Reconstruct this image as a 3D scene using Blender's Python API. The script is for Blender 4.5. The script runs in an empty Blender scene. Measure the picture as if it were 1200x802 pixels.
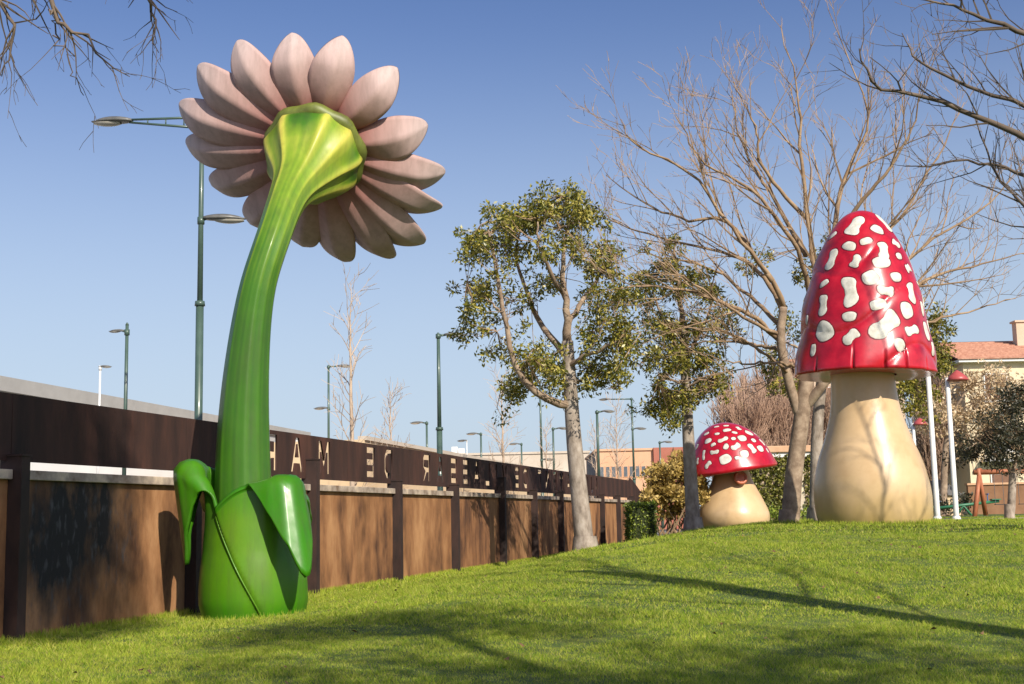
import bpy, math, random
import numpy as np
from mathutils import Vector, Matrix

# ------------------------------------------------------------------ camera
EYE = 1.35
FPX = 1500.0
PITCH = math.radians(7.82)
ROLL = math.radians(1.2)
scene = bpy.context.scene
col = scene.collection
cp, sp = math.cos(PITCH), math.sin(PITCH)
cr, sr = math.cos(ROLL), math.sin(ROLL)
FW = Vector((0, cp, sp))
U0 = Vector((0, -sp, cp))
RT = Vector((1, 0, 0)) * cr - U0 * sr
UP = U0 * cr + Vector((1, 0, 0)) * sr
CAM = Vector((0, 0, EYE))
cd = bpy.data.cameras.new('camera')
cd.sensor_width = 36.0
cd.lens = FPX / 1200.0 * 36.0
cd.clip_end = 6000
cam = bpy.data.objects.new('camera', cd)
m = Matrix((RT, UP, -FW)).transposed().to_4x4()
m.translation = CAM
cam.matrix_world = m
col.objects.link(cam)
scene.camera = cam

# ------------------------------------------------------------------ light
SUN_EL = math.radians(34)
SUN_AZ = math.radians(152)      # clockwise from +Y: behind the camera, to the right
SDIR = Vector((math.sin(SUN_AZ) * math.cos(SUN_EL), math.cos(SUN_AZ) * math.cos(SUN_EL), math.sin(SUN_EL)))
w = bpy.data.worlds.new('World')
scene.world = w
w.use_nodes = True
nt = w.node_tree
bg = nt.nodes['Background']
sky = nt.nodes.new('ShaderNodeTexSky')
sky.sky_type = 'NISHITA'
sky.sun_disc = False
sky.sun_elevation = SUN_EL
sky.sun_rotation = SUN_AZ
sky.altitude = 0
sky.air_density = 1.0
sky.dust_density = 1.25
sky.ozone_density = 7.0
tint = nt.nodes.new('ShaderNodeMixRGB')
tint.blend_type = 'MULTIPLY'
tint.inputs[0].default_value = 1.0
tint.inputs[2].default_value = (1.09, .945, .985, 1)
nt.links.new(sky.outputs[0], tint.inputs[1])
# pale haze low in the sky, the same all round the horizon
geo = nt.nodes.new('ShaderNodeTexCoord')
sep = nt.nodes.new('ShaderNodeSeparateXYZ')
nt.links.new(geo.outputs['Generated'], sep.inputs[0])
hz_ = nt.nodes.new('ShaderNodeMapRange')
hz_.interpolation_type = 'SMOOTHSTEP'
hz_.inputs[1].default_value = .07
hz_.inputs[2].default_value = .41
hz_.inputs[3].default_value = .70
hz_.inputs[4].default_value = 0.0
nt.links.new(sep.outputs['Z'], hz_.inputs[0])
hmix = nt.nodes.new('ShaderNodeMixRGB')
hmix.inputs[2].default_value = (4.9, 5.8, 6.6, 1)
nt.links.new(hz_.outputs[0], hmix.inputs[0])
nt.links.new(tint.outputs[0], hmix.inputs[1])
nt.links.new(hmix.outputs[0], bg.inputs[0])
bg.inputs[1].default_value = 0.102
sl = bpy.data.lights.new('sun', 'SUN')
sl.energy = 4.8
sl.angle = math.radians(0.5)
sl.color = (1.0, 0.92, 0.78)
so = bpy.data.objects.new('sun', sl)
so.rotation_euler = SDIR.to_track_quat('Z', 'Y').to_euler()
so.location = (20, -30, 30)
col.objects.link(so)
scene.view_settings.view_transform = 'Standard'
scene.view_settings.look = 'None'
scene.view_settings.exposure = 0.3
scene.view_settings.gamma = 1.0

# ------------------------------------------------------------------ helpers
def P(px, py, y):
    """a place in the park: what is seen at photo pixel px,py and stands y metres away"""
    d = FW * FPX + RT * (px - 600) - UP * (py - 401)
    return CAM + d * (y / d.y)

FTAN = 383.0 / 1500.0
FA = math.atan(FTAN)
FX0 = -10.22
FU = Vector((math.sin(FA), math.cos(FA), 0))       # along the fence, away from the camera
FN = Vector((math.cos(FA), -math.sin(FA), 0))      # from the fence to the lawn

def sst(v):
    v = np.clip(v, 0, 1)
    return v * v * (3 - 2 * v)

def G(x, y):
    d = (x - FX0) * FN.x + y * FN.y
    g = 1.02 * sst(d / 8.0) * sst((y - 8.0) / 20.0)
    g = g + 0.02 * np.sin(x * 1.1 + y * 0.6) * np.sin(y * 0.9 - x * 0.3) * sst(d / 2.0)
    return g

def gz(x, y):
    return float(G(np.float64(x), np.float64(y)))

def y_for(px, py, h):
    d = FW * FPX + RT * (px - 600) - UP * (py - 401)
    return (h - EYE) * d.y / d.z

def root(name, label, cat, loc, group=None):
    o = bpy.data.objects.new(name, None)
    o.empty_display_size = 0.2
    o.location = loc
    col.objects.link(o)
    o['label'] = label
    o['category'] = cat
    if group:
        o['group'] = group
    return o

def origin(p):
    v = Vector((0, 0, 0))
    while p is not None:
        v = v + p.location
        p = p.parent
    return v

def link(name, me, mat, parent=None, smooth=False, kind=None):
    o = bpy.data.objects.new(name, me)
    if mat:
        for mm in (mat if isinstance(mat, (list, tuple)) else [mat]):
            me.materials.append(mm)
    col.objects.link(o)
    if parent is not None:
        o.parent = parent
    if smooth:
        me.polygons.foreach_set('use_smooth', [True] * len(me.polygons))
    if kind:
        o['kind'] = kind
    return o

class MB:
    def __init__(s):
        s.v = []
        s.f = []
        s.mi = []
    def add(s, vs, fs, mi=0):
        b = len(s.v)
        s.v += [tuple(p) for p in vs]
        s.f += [tuple(i + b for i in f) for f in fs]
        s.mi += [mi] * len(fs)
    def box(s, c, ax, ay, az, hx, hy, hz, mi=0):
        c = Vector(c)
        vs = [c + ax * (hx * i) + ay * (hy * j) + az * (hz * k) for i in (-1, 1) for j in (-1, 1) for k in (-1, 1)]
        s.add(vs, [(0, 1, 3, 2), (4, 6, 7, 5), (0, 4, 5, 1), (2, 3, 7, 6), (0, 2, 6, 4), (1, 5, 7, 3)], mi)
    def abox(s, x0, x1, y0, y1, z0, z1, mi=0):
        s.box(((x0 + x1) / 2, (y0 + y1) / 2, (z0 + z1) / 2), Vector((1, 0, 0)), Vector((0, 1, 0)), Vector((0, 0, 1)), (x1 - x0) / 2, (y1 - y0) / 2, (z1 - z0) / 2, mi)
    def tube(s, pts, rad, n=6, cap=True, mi=0):
        pts = [Vector(p) for p in pts]
        b = len(s.v)
        N = len(pts)
        prev = None
        for i, p in enumerate(pts):
            t = (pts[min(i + 1, N - 1)] - pts[max(i - 1, 0)])
            if t.length < 1e-9:
                t = Vector((0, 0, 1))
            t.normalize()
            if prev is None:
                a = t.cross(Vector((0.31, 0.17, 0.93)))
                if a.length < 0.1:
                    a = t.cross(Vector((1, 0, 0)))
            else:
                a = prev - t * prev.dot(t)
                if a.length < 1e-6:
                    a = t.orthogonal()
            a.normalize()
            prev = a
            c = t.cross(a)
            r = rad[i] if hasattr(rad, '__len__') else rad
            for k in range(n):
                th = 2 * math.pi * k / n
                s.v.append(tuple(p + a * (r * math.cos(th)) + c * (r * math.sin(th))))
        for i in range(N - 1):
            for k in range(n):
                k2 = (k + 1) % n
                s.f.append((b + i * n + k, b + i * n + k2, b + (i + 1) * n + k2, b + (i + 1) * n + k))
                s.mi.append(mi)
        if cap:
            s.f.append(tuple(b + k for k in reversed(range(n))))
            s.f.append(tuple(b + (N - 1) * n + k for k in range(n)))
            s.mi += [mi, mi]
    def grid(s, rows, closed=False, mi=0, cap0=False, cap1=False):
        b = len(s.v)
        n = len(rows[0])
        for r in rows:
            s.v += [tuple(p) for p in r]
        for i in range(len(rows) - 1):
            for k in range(n if closed else n - 1):
                k2 = (k + 1) % n
                s.f.append((b + i * n + k, b + i * n + k2, b + (i + 1) * n + k2, b + (i + 1) * n + k))
                s.mi.append(mi)
        if cap0:
            s.f.append(tuple(b + k for k in reversed(range(n))))
            s.mi.append(mi)
        if cap1:
            s.f.append(tuple(b + (len(rows) - 1) * n + k for k in range(n)))
            s.mi.append(mi)
    def build(s, name, mat, parent=None, smooth=False, kind=None, bevel=0):
        me = bpy.data.meshes.new(name)
        o0 = origin(parent)
        me.from_pydata([(p[0] - o0.x, p[1] - o0.y, p[2] - o0.z) for p in s.v], [], s.f)
        if any(s.mi):
            me.polygons.foreach_set('material_index', s.mi)
        me.update()
        o = link(name, me, mat, parent, smooth, kind)
        if bevel:
            bv = o.modifiers.new('bevel', 'BEVEL')
            bv.width = bevel
            bv.segments = 2
        return o

def spline(pts, n):
    """Catmull-Rom through the points (any dimension)"""
    a = np.array([list(p) for p in pts], float)
    a = np.vstack([2 * a[0] - a[1], a, 2 * a[-1] - a[-2]])
    out = []
    S = len(a) - 3
    for j in range(n):
        u = j / (n - 1) * S
        i = min(int(u), S - 1)
        t = u - i
        p0, p1, p2, p3 = a[i], a[i + 1], a[i + 2], a[i + 3]
        out.append(0.5 * ((2 * p1) + (-p0 + p2) * t + (2 * p0 - 5 * p1 + 4 * p2 - p3) * t * t + (-p0 + 3 * p1 - 3 * p2 + p3) * t ** 3))
    return np.array(out)

def raw_mesh(name, verts, nper, mat, parent=None, kind=None):
    """verts: (N*nper,3) array, every nper verts one polygon"""
    o0 = origin(parent)
    verts = np.asarray(verts, np.float32) - np.array(o0, np.float32)
    nv = len(verts)
    nf = nv // nper
    me = bpy.data.meshes.new(name)
    me.vertices.add(nv)
    me.vertices.foreach_set('co', verts.ravel())
    me.loops.add(nv)
    me.loops.foreach_set('vertex_index', np.arange(nv, dtype=np.int32))
    me.polygons.add(nf)
    me.polygons.foreach_set('loop_start', np.arange(0, nv, nper, dtype=np.int32))
    me.polygons.foreach_set('loop_total', np.full(nf, nper, np.int32))
    me.update(calc_edges=True)
    return link(name, me, mat, parent, False, kind)

# ------------------------------------------------------------------ materials
def L(h):
    return tuple(((c / 255) / 12.92 if c / 255 <= .04045 else ((c / 255 + .055) / 1.055) ** 2.4) for c in h)

def mk(name, c1, c2=None, scale=4.0, rough=0.7, bump=0.0, bscale=None, stretch=(1, 1, 1), detail=6, spec=0.5, coat=0.0, trans=0.0, isl=None, c3=None, metal=0.0, lo=0.35, hi=0.65, objvar=0):
    m = bpy.data.materials.new(name)
    m.use_nodes = True
    n = m.node_tree
    b = n.nodes['Principled BSDF']
    b.inputs['Roughness'].default_value = rough
    b.inputs['Specular IOR Level'].default_value = spec
    b.inputs['Coat Weight'].default_value = coat
    b.inputs['Coat Roughness'].default_value = 0.12
    b.inputs['Metallic'].default_value = metal
    tc = n.nodes.new('ShaderNodeTexCoord')
    mp = n.nodes.new('ShaderNodeMapping')
    mp.inputs['Scale'].default_value = stretch
    n.links.new(tc.outputs['Object'], mp.inputs[0])
    cs = None
    if c2 is not None:
        nz = n.nodes.new('ShaderNodeTexNoise')
        nz.inputs['Scale'].default_value = scale
        nz.inputs['Detail'].default_value = detail
        nz.inputs['Roughness'].default_value = 0.62
        n.links.new(mp.outputs[0], nz.inputs['Vector'])
        rp = n.nodes.new('ShaderNodeValToRGB')
        rp.color_ramp.elements[0].position = lo
        rp.color_ramp.elements[1].position = hi
        rp.color_ramp.elements[0].color = (*c1, 1)
        rp.color_ramp.elements[1].color = (*c2, 1)
        if c3 is not None:
            e = rp.color_ramp.elements.new((lo + hi) / 2)
            e.color = (*c3, 1)
        n.links.new(nz.outputs['Fac'], rp.inputs[0])
        cs = rp.outputs[0]
    if isl is not None:
        ge = n.nodes.new('ShaderNodeNewGeometry')
        rp2 = n.nodes.new('ShaderNodeValToRGB')
        rp2.color_ramp.elements[0].color = (*isl[0], 1)
        rp2.color_ramp.elements[1].color = (*isl[-1], 1)
        for k in range(1, len(isl) - 1):
            e = rp2.color_ramp.elements.new(k / (len(isl) - 1))
            e.color = (*isl[k], 1)
        n.links.new(ge.outputs['Random Per Island'], rp2.inputs[0])
        if cs is None:
            cs = rp2.outputs[0]
        else:
            mx = n.nodes.new('ShaderNodeMixRGB')
            mx.inputs[0].default_value = 0.5
            n.links.new(cs, mx.inputs[1])
            n.links.new(rp2.outputs[0], mx.inputs[2])
            cs = mx.outputs[0]
    if objvar:
        oi = n.nodes.new('ShaderNodeObjectInfo')
        mr = n.nodes.new('ShaderNodeMapRange')
        mr.inputs[3].default_value = 1 - objvar
        mr.inputs[4].default_value = 1 + objvar * .4
        n.links.new(oi.outputs['Random'], mr.inputs[0])
        hs = n.nodes.new('ShaderNodeHueSaturation')
        n.links.new(mr.outputs[0], hs.inputs['Value'])
        n.links.new(cs, hs.inputs['Color'])
        cs = hs.outputs[0]
    if cs is None:
        b.inputs['Base Color'].default_value = (*c1, 1)
    else:
        n.links.new(cs, b.inputs['Base Color'])
    if bump:
        nb = n.nodes.new('ShaderNodeTexNoise')
        nb.inputs['Scale'].default_value = bscale or scale * 3
        nb.inputs['Detail'].default_value = 8
        n.links.new(mp.outputs[0], nb.inputs['Vector'])
        bp = n.nodes.new('ShaderNodeBump')
        bp.inputs['Strength'].default_value = bump
        bp.inputs['Distance'].default_value = 0.02
        n.links.new(nb.outputs['Fac'], bp.inputs['Height'])
        n.links.new(bp.outputs[0], b.inputs['Normal'])
    if trans:
        tr = n.nodes.new('ShaderNodeBsdfTranslucent')
        if cs is None:
            tr.inputs[0].default_value = (*c1, 1)
        else:
            n.links.new(cs, tr.inputs[0])
        ms = n.nodes.new('ShaderNodeMixShader')
        ms.inputs[0].default_value = trans
        out = n.nodes['Material Output']
        n.links.new(b.outputs[0], ms.inputs[1])
        n.links.new(tr.outputs[0], ms.inputs[2])
        n.links.new(ms.outputs[0], out.inputs[0])
    m['_cs'] = 0
    return m

def attr_mat(name, attr, stops, rough=0.35, coat=0.3, nscale=3.0, namt=0.12, bump=0.03, grime=.35):
    """painted fibreglass whose paint colour follows a mesh attribute, a little mottled"""
    m = bpy.data.materials.new(name)
    m.use_nodes = True
    n = m.node_tree
    b = n.nodes['Principled BSDF']
    b.inputs['Roughness'].default_value = rough
    b.inputs['Specular IOR Level'].default_value = 0.3
    b.inputs['Coat Weight'].default_value = coat
    b.inputs['Coat Roughness'].default_value = 0.15
    a = n.nodes.new('ShaderNodeAttribute')
    a.attribute_name = attr
    tc = n.nodes.new('ShaderNodeTexCoord')
    nz = n.nodes.new('ShaderNodeTexNoise')
    nz.inputs['Scale'].default_value = nscale
    nz.inputs['Detail'].default_value = 6
    n.links.new(tc.outputs['Object'], nz.inputs['Vector'])
    ma = n.nodes.new('ShaderNodeMath')
    ma.operation = 'MULTIPLY_ADD'
    ma.inputs[1].default_value = namt * 2
    ma.inputs[2].default_value = -namt
    n.links.new(nz.outputs['Fac'], ma.inputs[0])
    ad = n.nodes.new('ShaderNodeMath')
    ad.operation = 'ADD'
    n.links.new(a.outputs['Fac'], ad.inputs[0])
    n.links.new(ma.outputs[0], ad.inputs[1])
    rp = n.nodes.new('ShaderNodeValToRGB')
    rp.color_ramp.elements[0].position = stops[0][0]
    rp.color_ramp.elements[0].color = (*stops[0][1], 1)
    rp.color_ramp.elements[1].position = stops[-1][0]
    rp.color_ramp.elements[1].color = (*stops[-1][1], 1)
    for p, c in stops[1:-1]:
        e = rp.color_ramp.elements.new(p)
        e.color = (*c, 1)
    n.links.new(ad.outputs[0], rp.inputs[0])
    mpg = n.nodes.new('ShaderNodeMapping')
    mpg.inputs['Scale'].default_value = (1, 1, .16)
    n.links.new(tc.outputs['Object'], mpg.inputs[0])
    ng = n.nodes.new('ShaderNodeTexNoise')
    ng.inputs['Scale'].default_value = 7
    ng.inputs['Detail'].default_value = 9
    ng.inputs['Roughness'].default_value = .7
    n.links.new(mpg.outputs[0], ng.inputs['Vector'])
    rg = n.nodes.new('ShaderNodeMapRange')
    rg.inputs[1].default_value = .42
    rg.inputs[2].default_value = .72
    rg.inputs[3].default_value = 0
    rg.inputs[4].default_value = grime
    n.links.new(ng.outputs['Fac'], rg.inputs[0])
    mg = n.nodes.new('ShaderNodeMixRGB')
    mg.inputs[2].default_value = (.06, .05, .03, 1)
    n.links.new(rg.outputs[0], mg.inputs[0])
    n.links.new(rp.outputs[0], mg.inputs[1])
    n.links.new(mg.outputs[0], b.inputs['Base Color'])
    n2 = n.nodes.new('ShaderNodeTexNoise')
    n2.inputs['Scale'].default_value = 9
    n2.inputs['Detail'].default_value = 5
    n.links.new(tc.outputs['Object'], n2.inputs['Vector'])
    bp = n.nodes.new('ShaderNodeBump')
    bp.inputs['Strength'].default_value = bump
    bp.inputs['Distance'].default_value = 0.05
    n.links.new(n2.outputs['Fac'], bp.inputs['Height'])
    n.links.new(bp.outputs[0], b.inputs['Normal'])
    mr = n.nodes.new('ShaderNodeMapRange')
    mr.inputs[3].default_value = rough - 0.08
    mr.inputs[4].default_value = rough + 0.15
    n.links.new(n2.outputs['Fac'], mr.inputs[0])
    n.links.new(mr.outputs[0], b.inputs['Roughness'])
    return m

def set_attr(o, name, vals):
    a = o.data.attributes.new(name, 'FLOAT', 'POINT')
    a.data.foreach_set('value', np.asarray(vals, np.float32))

M = {}
M['soil'] = mk('lawn_soil', (.08, .11, .014), (.15, .17, .026), 1.3, .95, .5, 30, c3=(.06, .10, .016))
M['street'] = mk('street_paving', (.16, .155, .15), (.24, .235, .225), .8, .9, .1)
M['path'] = mk('sand_path', (.36, .29, .19), (.46, .38, .27), 3, .95, .2)
M['grass'] = mk('grass_blades', (.08, .20, .010), (.62, .66, .09), 4.5, .6, spec=.12, trans=.4, isl=((.06, .17, .010), (.23, .42, .02), (.48, .58, .05), (.64, .62, .10), (.82, .62, .30)), detail=7, lo=.34, hi=.68)
M['dryleaf'] = mk('dry_leaf', (.16, .09, .04), rough=.9, isl=((.10, .05, .02), (.22, .13, .06)))
M['panel'] = mk('fence_panel', (.085, .034, .014), (.52, .27, .115), 1.2, .85, .35, 14, stretch=(1, 1, .42), c3=(.32, .145, .055), detail=14, lo=.34, hi=.66, objvar=.3)
M['panel2'] = mk('fence_panel_rust', (.09, .036, .016), (.50, .25, .105), 1.5, .85, .35, 14, stretch=(1.2, 1.2, .4), c3=(.30, .13, .05), detail=14, lo=.35, hi=.66, objvar=.3)
M['ledge'] = mk('fence_ledge', (.18, .12, .08), (.60, .48, .35), 2.5, .85, .2, c3=(.36, .29, .23))
M['corten'] = mk('rusted_plate', (.017, .007, .0055), (.092, .034, .021), 1.8, .8, .2, 14, stretch=(1, 1, .22), c3=(.045, .018, .012), detail=8, lo=.3, hi=.72)
M['post'] = mk('rusted_post', (.016, .009, .008), (.045, .022, .017), 3, .75, .15, stretch=(1, 1, .4))
M['lampgreen'] = mk('lamp_green_paint', (.055, .095, .075), (.075, .12, .095), 3, .4, coat=.2)
M['lamphead'] = mk('lamp_housing', (.10, .10, .095), (.17, .165, .15), 4, .4)
M['lampglass'] = mk('lamp_bowl', (.48, .45, .38), (.56, .52, .45), 5, .25)
M['whitepole'] = mk('white_paint', (.70, .70, .68), (.80, .80, .78), 3, .4, coat=.2)
M['redhood'] = mk('red_hood', (.40, .07, .07), (.48, .10, .095), 4, .4)
M['capred'] = mk('cap_red_paint', (.27, .004, .012), (.60, .018, .034), 2.2, .3, .12, 5, coat=.4, c3=(.46, .006, .019), lo=.3, hi=.72, detail=12)
M['spot'] = mk('spot_white_paint', (.50, .48, .40), (.74, .72, .63), 5, .55, .1, coat=.0, detail=10)
M['spotedge'] = mk('spot_dark_outline', (.12, .004, .010), (.20, .006, .014), 5, .35)
M['mstem'] = mk('mushroom_cream_paint', (.52, .34, .165), (.68, .48, .27), 1.0, .36, .05, 4, coat=.12, c3=(.62, .43, .23), lo=.3, hi=.7)
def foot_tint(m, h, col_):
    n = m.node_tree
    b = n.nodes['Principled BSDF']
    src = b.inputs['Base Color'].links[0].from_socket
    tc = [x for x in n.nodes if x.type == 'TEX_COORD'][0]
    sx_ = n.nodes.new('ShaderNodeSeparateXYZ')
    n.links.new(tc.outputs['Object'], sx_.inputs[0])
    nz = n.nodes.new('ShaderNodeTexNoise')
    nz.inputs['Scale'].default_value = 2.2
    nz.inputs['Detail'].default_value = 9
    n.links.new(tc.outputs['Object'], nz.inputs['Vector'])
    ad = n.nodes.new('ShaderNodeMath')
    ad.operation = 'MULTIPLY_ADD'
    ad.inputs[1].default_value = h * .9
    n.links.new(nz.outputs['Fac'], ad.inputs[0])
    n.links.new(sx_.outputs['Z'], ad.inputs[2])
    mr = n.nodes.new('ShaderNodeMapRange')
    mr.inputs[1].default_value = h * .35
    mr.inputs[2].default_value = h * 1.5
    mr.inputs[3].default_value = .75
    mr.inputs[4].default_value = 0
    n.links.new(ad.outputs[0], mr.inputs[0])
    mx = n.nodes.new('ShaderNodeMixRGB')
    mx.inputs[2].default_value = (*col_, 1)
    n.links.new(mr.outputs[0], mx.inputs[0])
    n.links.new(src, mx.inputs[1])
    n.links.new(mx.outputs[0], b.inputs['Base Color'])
M['mstem2'] = M['mstem'].copy()
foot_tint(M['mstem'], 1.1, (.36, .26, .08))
M['ringred'] = mk('porthole_ring', (.42, .11, .05), (.52, .16, .08), 6, .4)
M['glassdark'] = mk('dark_glass', (.03, .035, .04), rough=.08, spec=.8)
M['bark_grey'] = mk('bark_grey', (.17, .135, .105), (.42, .36, .30), 5, .9, .4, 20, stretch=(1, 1, .5), c3=(.31, .255, .205))
M['bark_tan'] = mk('bark_tan', (.19, .13, .085), (.40, .30, .21), 4, .9, .4, 20, c3=(.29, .21, .145))
M['twig'] = mk('twig_bark', (.20, .125, .07), (.40, .275, .165), 2, .9)
M['twig_dark'] = mk('twig_bark_dark', (.06, .045, .035), (.17, .125, .09), 2, .9)
M['twig_pale'] = mk('twig_bark_pale', (.38, .28, .20), (.54, .42, .31), 2, .9)
M['twig_red'] = mk('twig_bark_reddish', (.27, .165, .11), (.46, .31, .22), .5, .95)
LEAF = ((.045, .06, .010), (.16, .165, .022), (.30, .275, .04), (.50, .40, .09))
M['leaf'] = mk('tree_leaf', (.05, .08, .02), rough=.38, trans=.22, isl=LEAF)
M['leaf_dark'] = mk('olive_leaf', (.03, .04, .02), rough=.5, trans=.15, isl=((.022, .027, .014), (.045, .048, .024), (.085, .075, .04)))
M['leaf_gold'] = mk('golden_leaf', (.3, .2, .05), rough=.6, trans=.2, isl=((.26, .18, .04), (.50, .35, .09), (.66, .48, .17)))
M['leaf_tan'] = mk('dry_crown_leaf', (.4, .3, .17), rough=.8, trans=.2, isl=((.42, .28, .15), (.62, .46, .27), (.76, .62, .43)))
M['leaf_hedge'] = mk('hedge_leaf', (.06, .10, .015), rough=.5, trans=.2, isl=((.09, .14, .015), (.20, .27, .03), (.34, .38, .05)))
M['ivy'] = mk('ivy_leaf', (.06, .09, .02), rough=.5, trans=.15, isl=((.07, .08, .015), (.17, .17, .03), (.30, .27, .06)))
M['hedgecore'] = mk('hedge_core', (.015, .022, .006), (.03, .04, .01), 6, .95)
M['grey_wall'] = mk('grey_cladding', (.42, .42, .41), (.50, .49, .48), 1.2, .7, stretch=(.3, .3, 3))
M['grey_roof'] = mk('grey_flashing', (.33, .32, .30), (.38, .37, .35), 1, .7)
M['white_wall'] = mk('white_render', (.74, .73, .70), (.80, .79, .76), .6, .8)
M['tan_wall'] = mk('tan_render', (.60, .43, .25), (.68, .51, .32), .5, .85)
M['beige_wall'] = mk('beige_render', (.50, .42, .33), (.58, .50, .41), .4, .85)
M['orange_wall'] = mk('orange_render', (.60, .34, .20), (.66, .40, .25), .3, .85)
M['brick_red'] = mk('red_brick', (.36, .12, .08), (.42, .16, .11), .5, .9)
M['dark_clad'] = mk('dark_cladding', (.13, .12, .12), (.17, .16, .155), .4, .8)
M['cream_wall'] = mk('cream_render', (.68, .56, .37), (.76, .65, .46), .6, .85)
M['pink_wall'] = mk('sandy_render', (.56, .42, .30), (.64, .50, .37), .6, .85)
M['tile'] = mk('clay_tile', (.38, .17, .11), (.56, .31, .21), 6, .85, .3, c3=(.47, .24, .16))
M['terracotta'] = mk('terracotta_coping', (.52, .30, .17), (.60, .38, .23), 3, .8)
M['shutter'] = mk('brown_shutter', (.16, .07, .035), (.21, .10, .055), 5, .6)
M['door'] = mk('pale_door', (.50, .42, .30), (.56, .48, .36), 4, .6)
M['pane'] = mk('window_pane', (.10, .12, .14), (.16, .18, .20), 2, .1, spec=.7)
M['wood_red'] = mk('swing_timber', (.34, .10, .04), (.46, .17, .08), 6, .6, .1, stretch=(1, 1, .2))
M['rubber'] = mk('black_rubber', (.02, .02, .02), rough=.7)
M['chain'] = mk('chain_steel', (.30, .30, .30), rough=.4, metal=.8)
M['greenpaint'] = mk('green_paint', (.03, .14, .07), (.04, .18, .09), 4, .45)
M['bluepaint'] = mk('blue_paint', (.05, .12, .30), (.06, .15, .36), 4, .45)
M['carred'] = mk('car_red', (.45, .02, .02), rough=.25, coat=.6)
M['carwhite'] = mk('car_white', (.75, .75, .74), rough=.25, coat=.6)
M['carblue'] = mk('car_blue', (.05, .10, .35), rough=.25, coat=.6)

# ------------------------------------------------------------------ ground
def sheet(name, xs, ys, zoff, mat, fn=None):
    X, Y = np.meshgrid(xs, ys)
    Z = (G(X, Y) if fn is None else fn(X, Y)) + zoff
    mb = MB()
    mb.grid([[(X[i, j], Y[i, j], Z[i, j]) for j in range(len(xs))] for i in range(len(ys))])
    o = mb.build(name, mat, None, True)
    o['kind'] = 'structure'
    return o

xs = np.concatenate([[-3000, -800, -250, -90, -45, -28], np.arange(-18, 30, .5), [34, 42, 60, 110, 300, 900, 3000]])
ys = np.concatenate([[-3000, -600, -150, -50, -25, -14], np.arange(-8, 70, .5), [75, 85, 100, 140, 200, 350, 800, 3000]])
sheet('lawn_ground', xs, ys, 0, M['soil'])

def fence_pt(y, off=0.0, z=0.0):
    p = Vector((FX0 + FTAN * y, y, 0)) + FN * off
    p.z = z
    return p

mb = MB()
rows = []
for y in np.linspace(-40, 260, 40):
    rows.append([fence_pt(y, -o, .012) for o in (60, 30, 12, 1.2)])
mb.grid(rows)
o = mb.build('street', M['street'])
o['kind'] = 'structure'

mb = MB()
rows = []
for x in np.linspace(9.5, 45, 60):
    rows.append([(x, y, gz(x, y) + .015) for y in np.linspace(36.5, 41.5, 8)])
mb.grid(rows)
o = mb.build('path', M['path'])
o['kind'] = 'structure'

# grass blades -----------------------------------------------------------
rng = np.random.default_rng(5)
def grass_zone(n, y0, y1, h0, h1, wd):
    out = []
    need = n
    while need > 0:
        y = np.sqrt(rng.uniform(y0 * y0, y1 * y1, need * 2))
        x = rng.uniform(-.46, .72, need * 2) * y
        d = (x - FX0) * FN.x + y * FN.y
        keep = d > 0.06
        out.append(np.stack([x[keep], y[keep]], 1))
        need -= keep.sum()
    q = np.vstack(out)[:n]
    x, y = q[:, 0], q[:, 1]
    # keep the wall of blades off the sculpture feet and path
    fa_ = np.arctan2(y - FLY, x - FLX)
    bare = (np.hypot(x - FLX, y - FLY) < .72 + .16 * np.sin(fa_ * 3 + 1) * np.sin(fa_ * 7) + rng.uniform(0, .25, len(x))) | ((y > 36.5) & (y < 41.5) & (x > 9.5))
    x, y = x[~bare], y[~bare]
    n = len(x)
    z = G(x, y)
    th = rng.uniform(0, 2 * np.pi, n)
    patch = .8 + .45 * np.sin(x * 2.1 + np.sin(y * 1.7) * 2) * np.sin(y * 1.3 + x)
    patch = patch * (1 + .45 * np.sin(x * 13 + 2 * np.sin(y * 5)) * np.sin(y * 11 + 2 * np.sin(x * 6)))
    h = rng.uniform(h0, h1, n) * patch * rng.choice([.7, .8, 1, 1.4], n)
    ln = rng.uniform(.3, 1.7, n) * h
    ph = rng.uniform(0, 2 * np.pi, n)
    wv = rng.uniform(.6, 1.3, n) * wd
    a = np.stack([x - np.cos(th) * wv, y - np.sin(th) * wv, z - .01], 1)
    b = np.stack([x + np.cos(th) * wv, y + np.sin(th) * wv, z - .01], 1)
    c = np.stack([x + np.cos(ph) * ln, y + np.sin(ph) * ln, z + h], 1)
    return np.stack([a, b, c], 1).reshape(-1, 3)

FLB = P(296, 726, 18.5)
FLX, FLY = FLB.x, FLB.y
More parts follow.
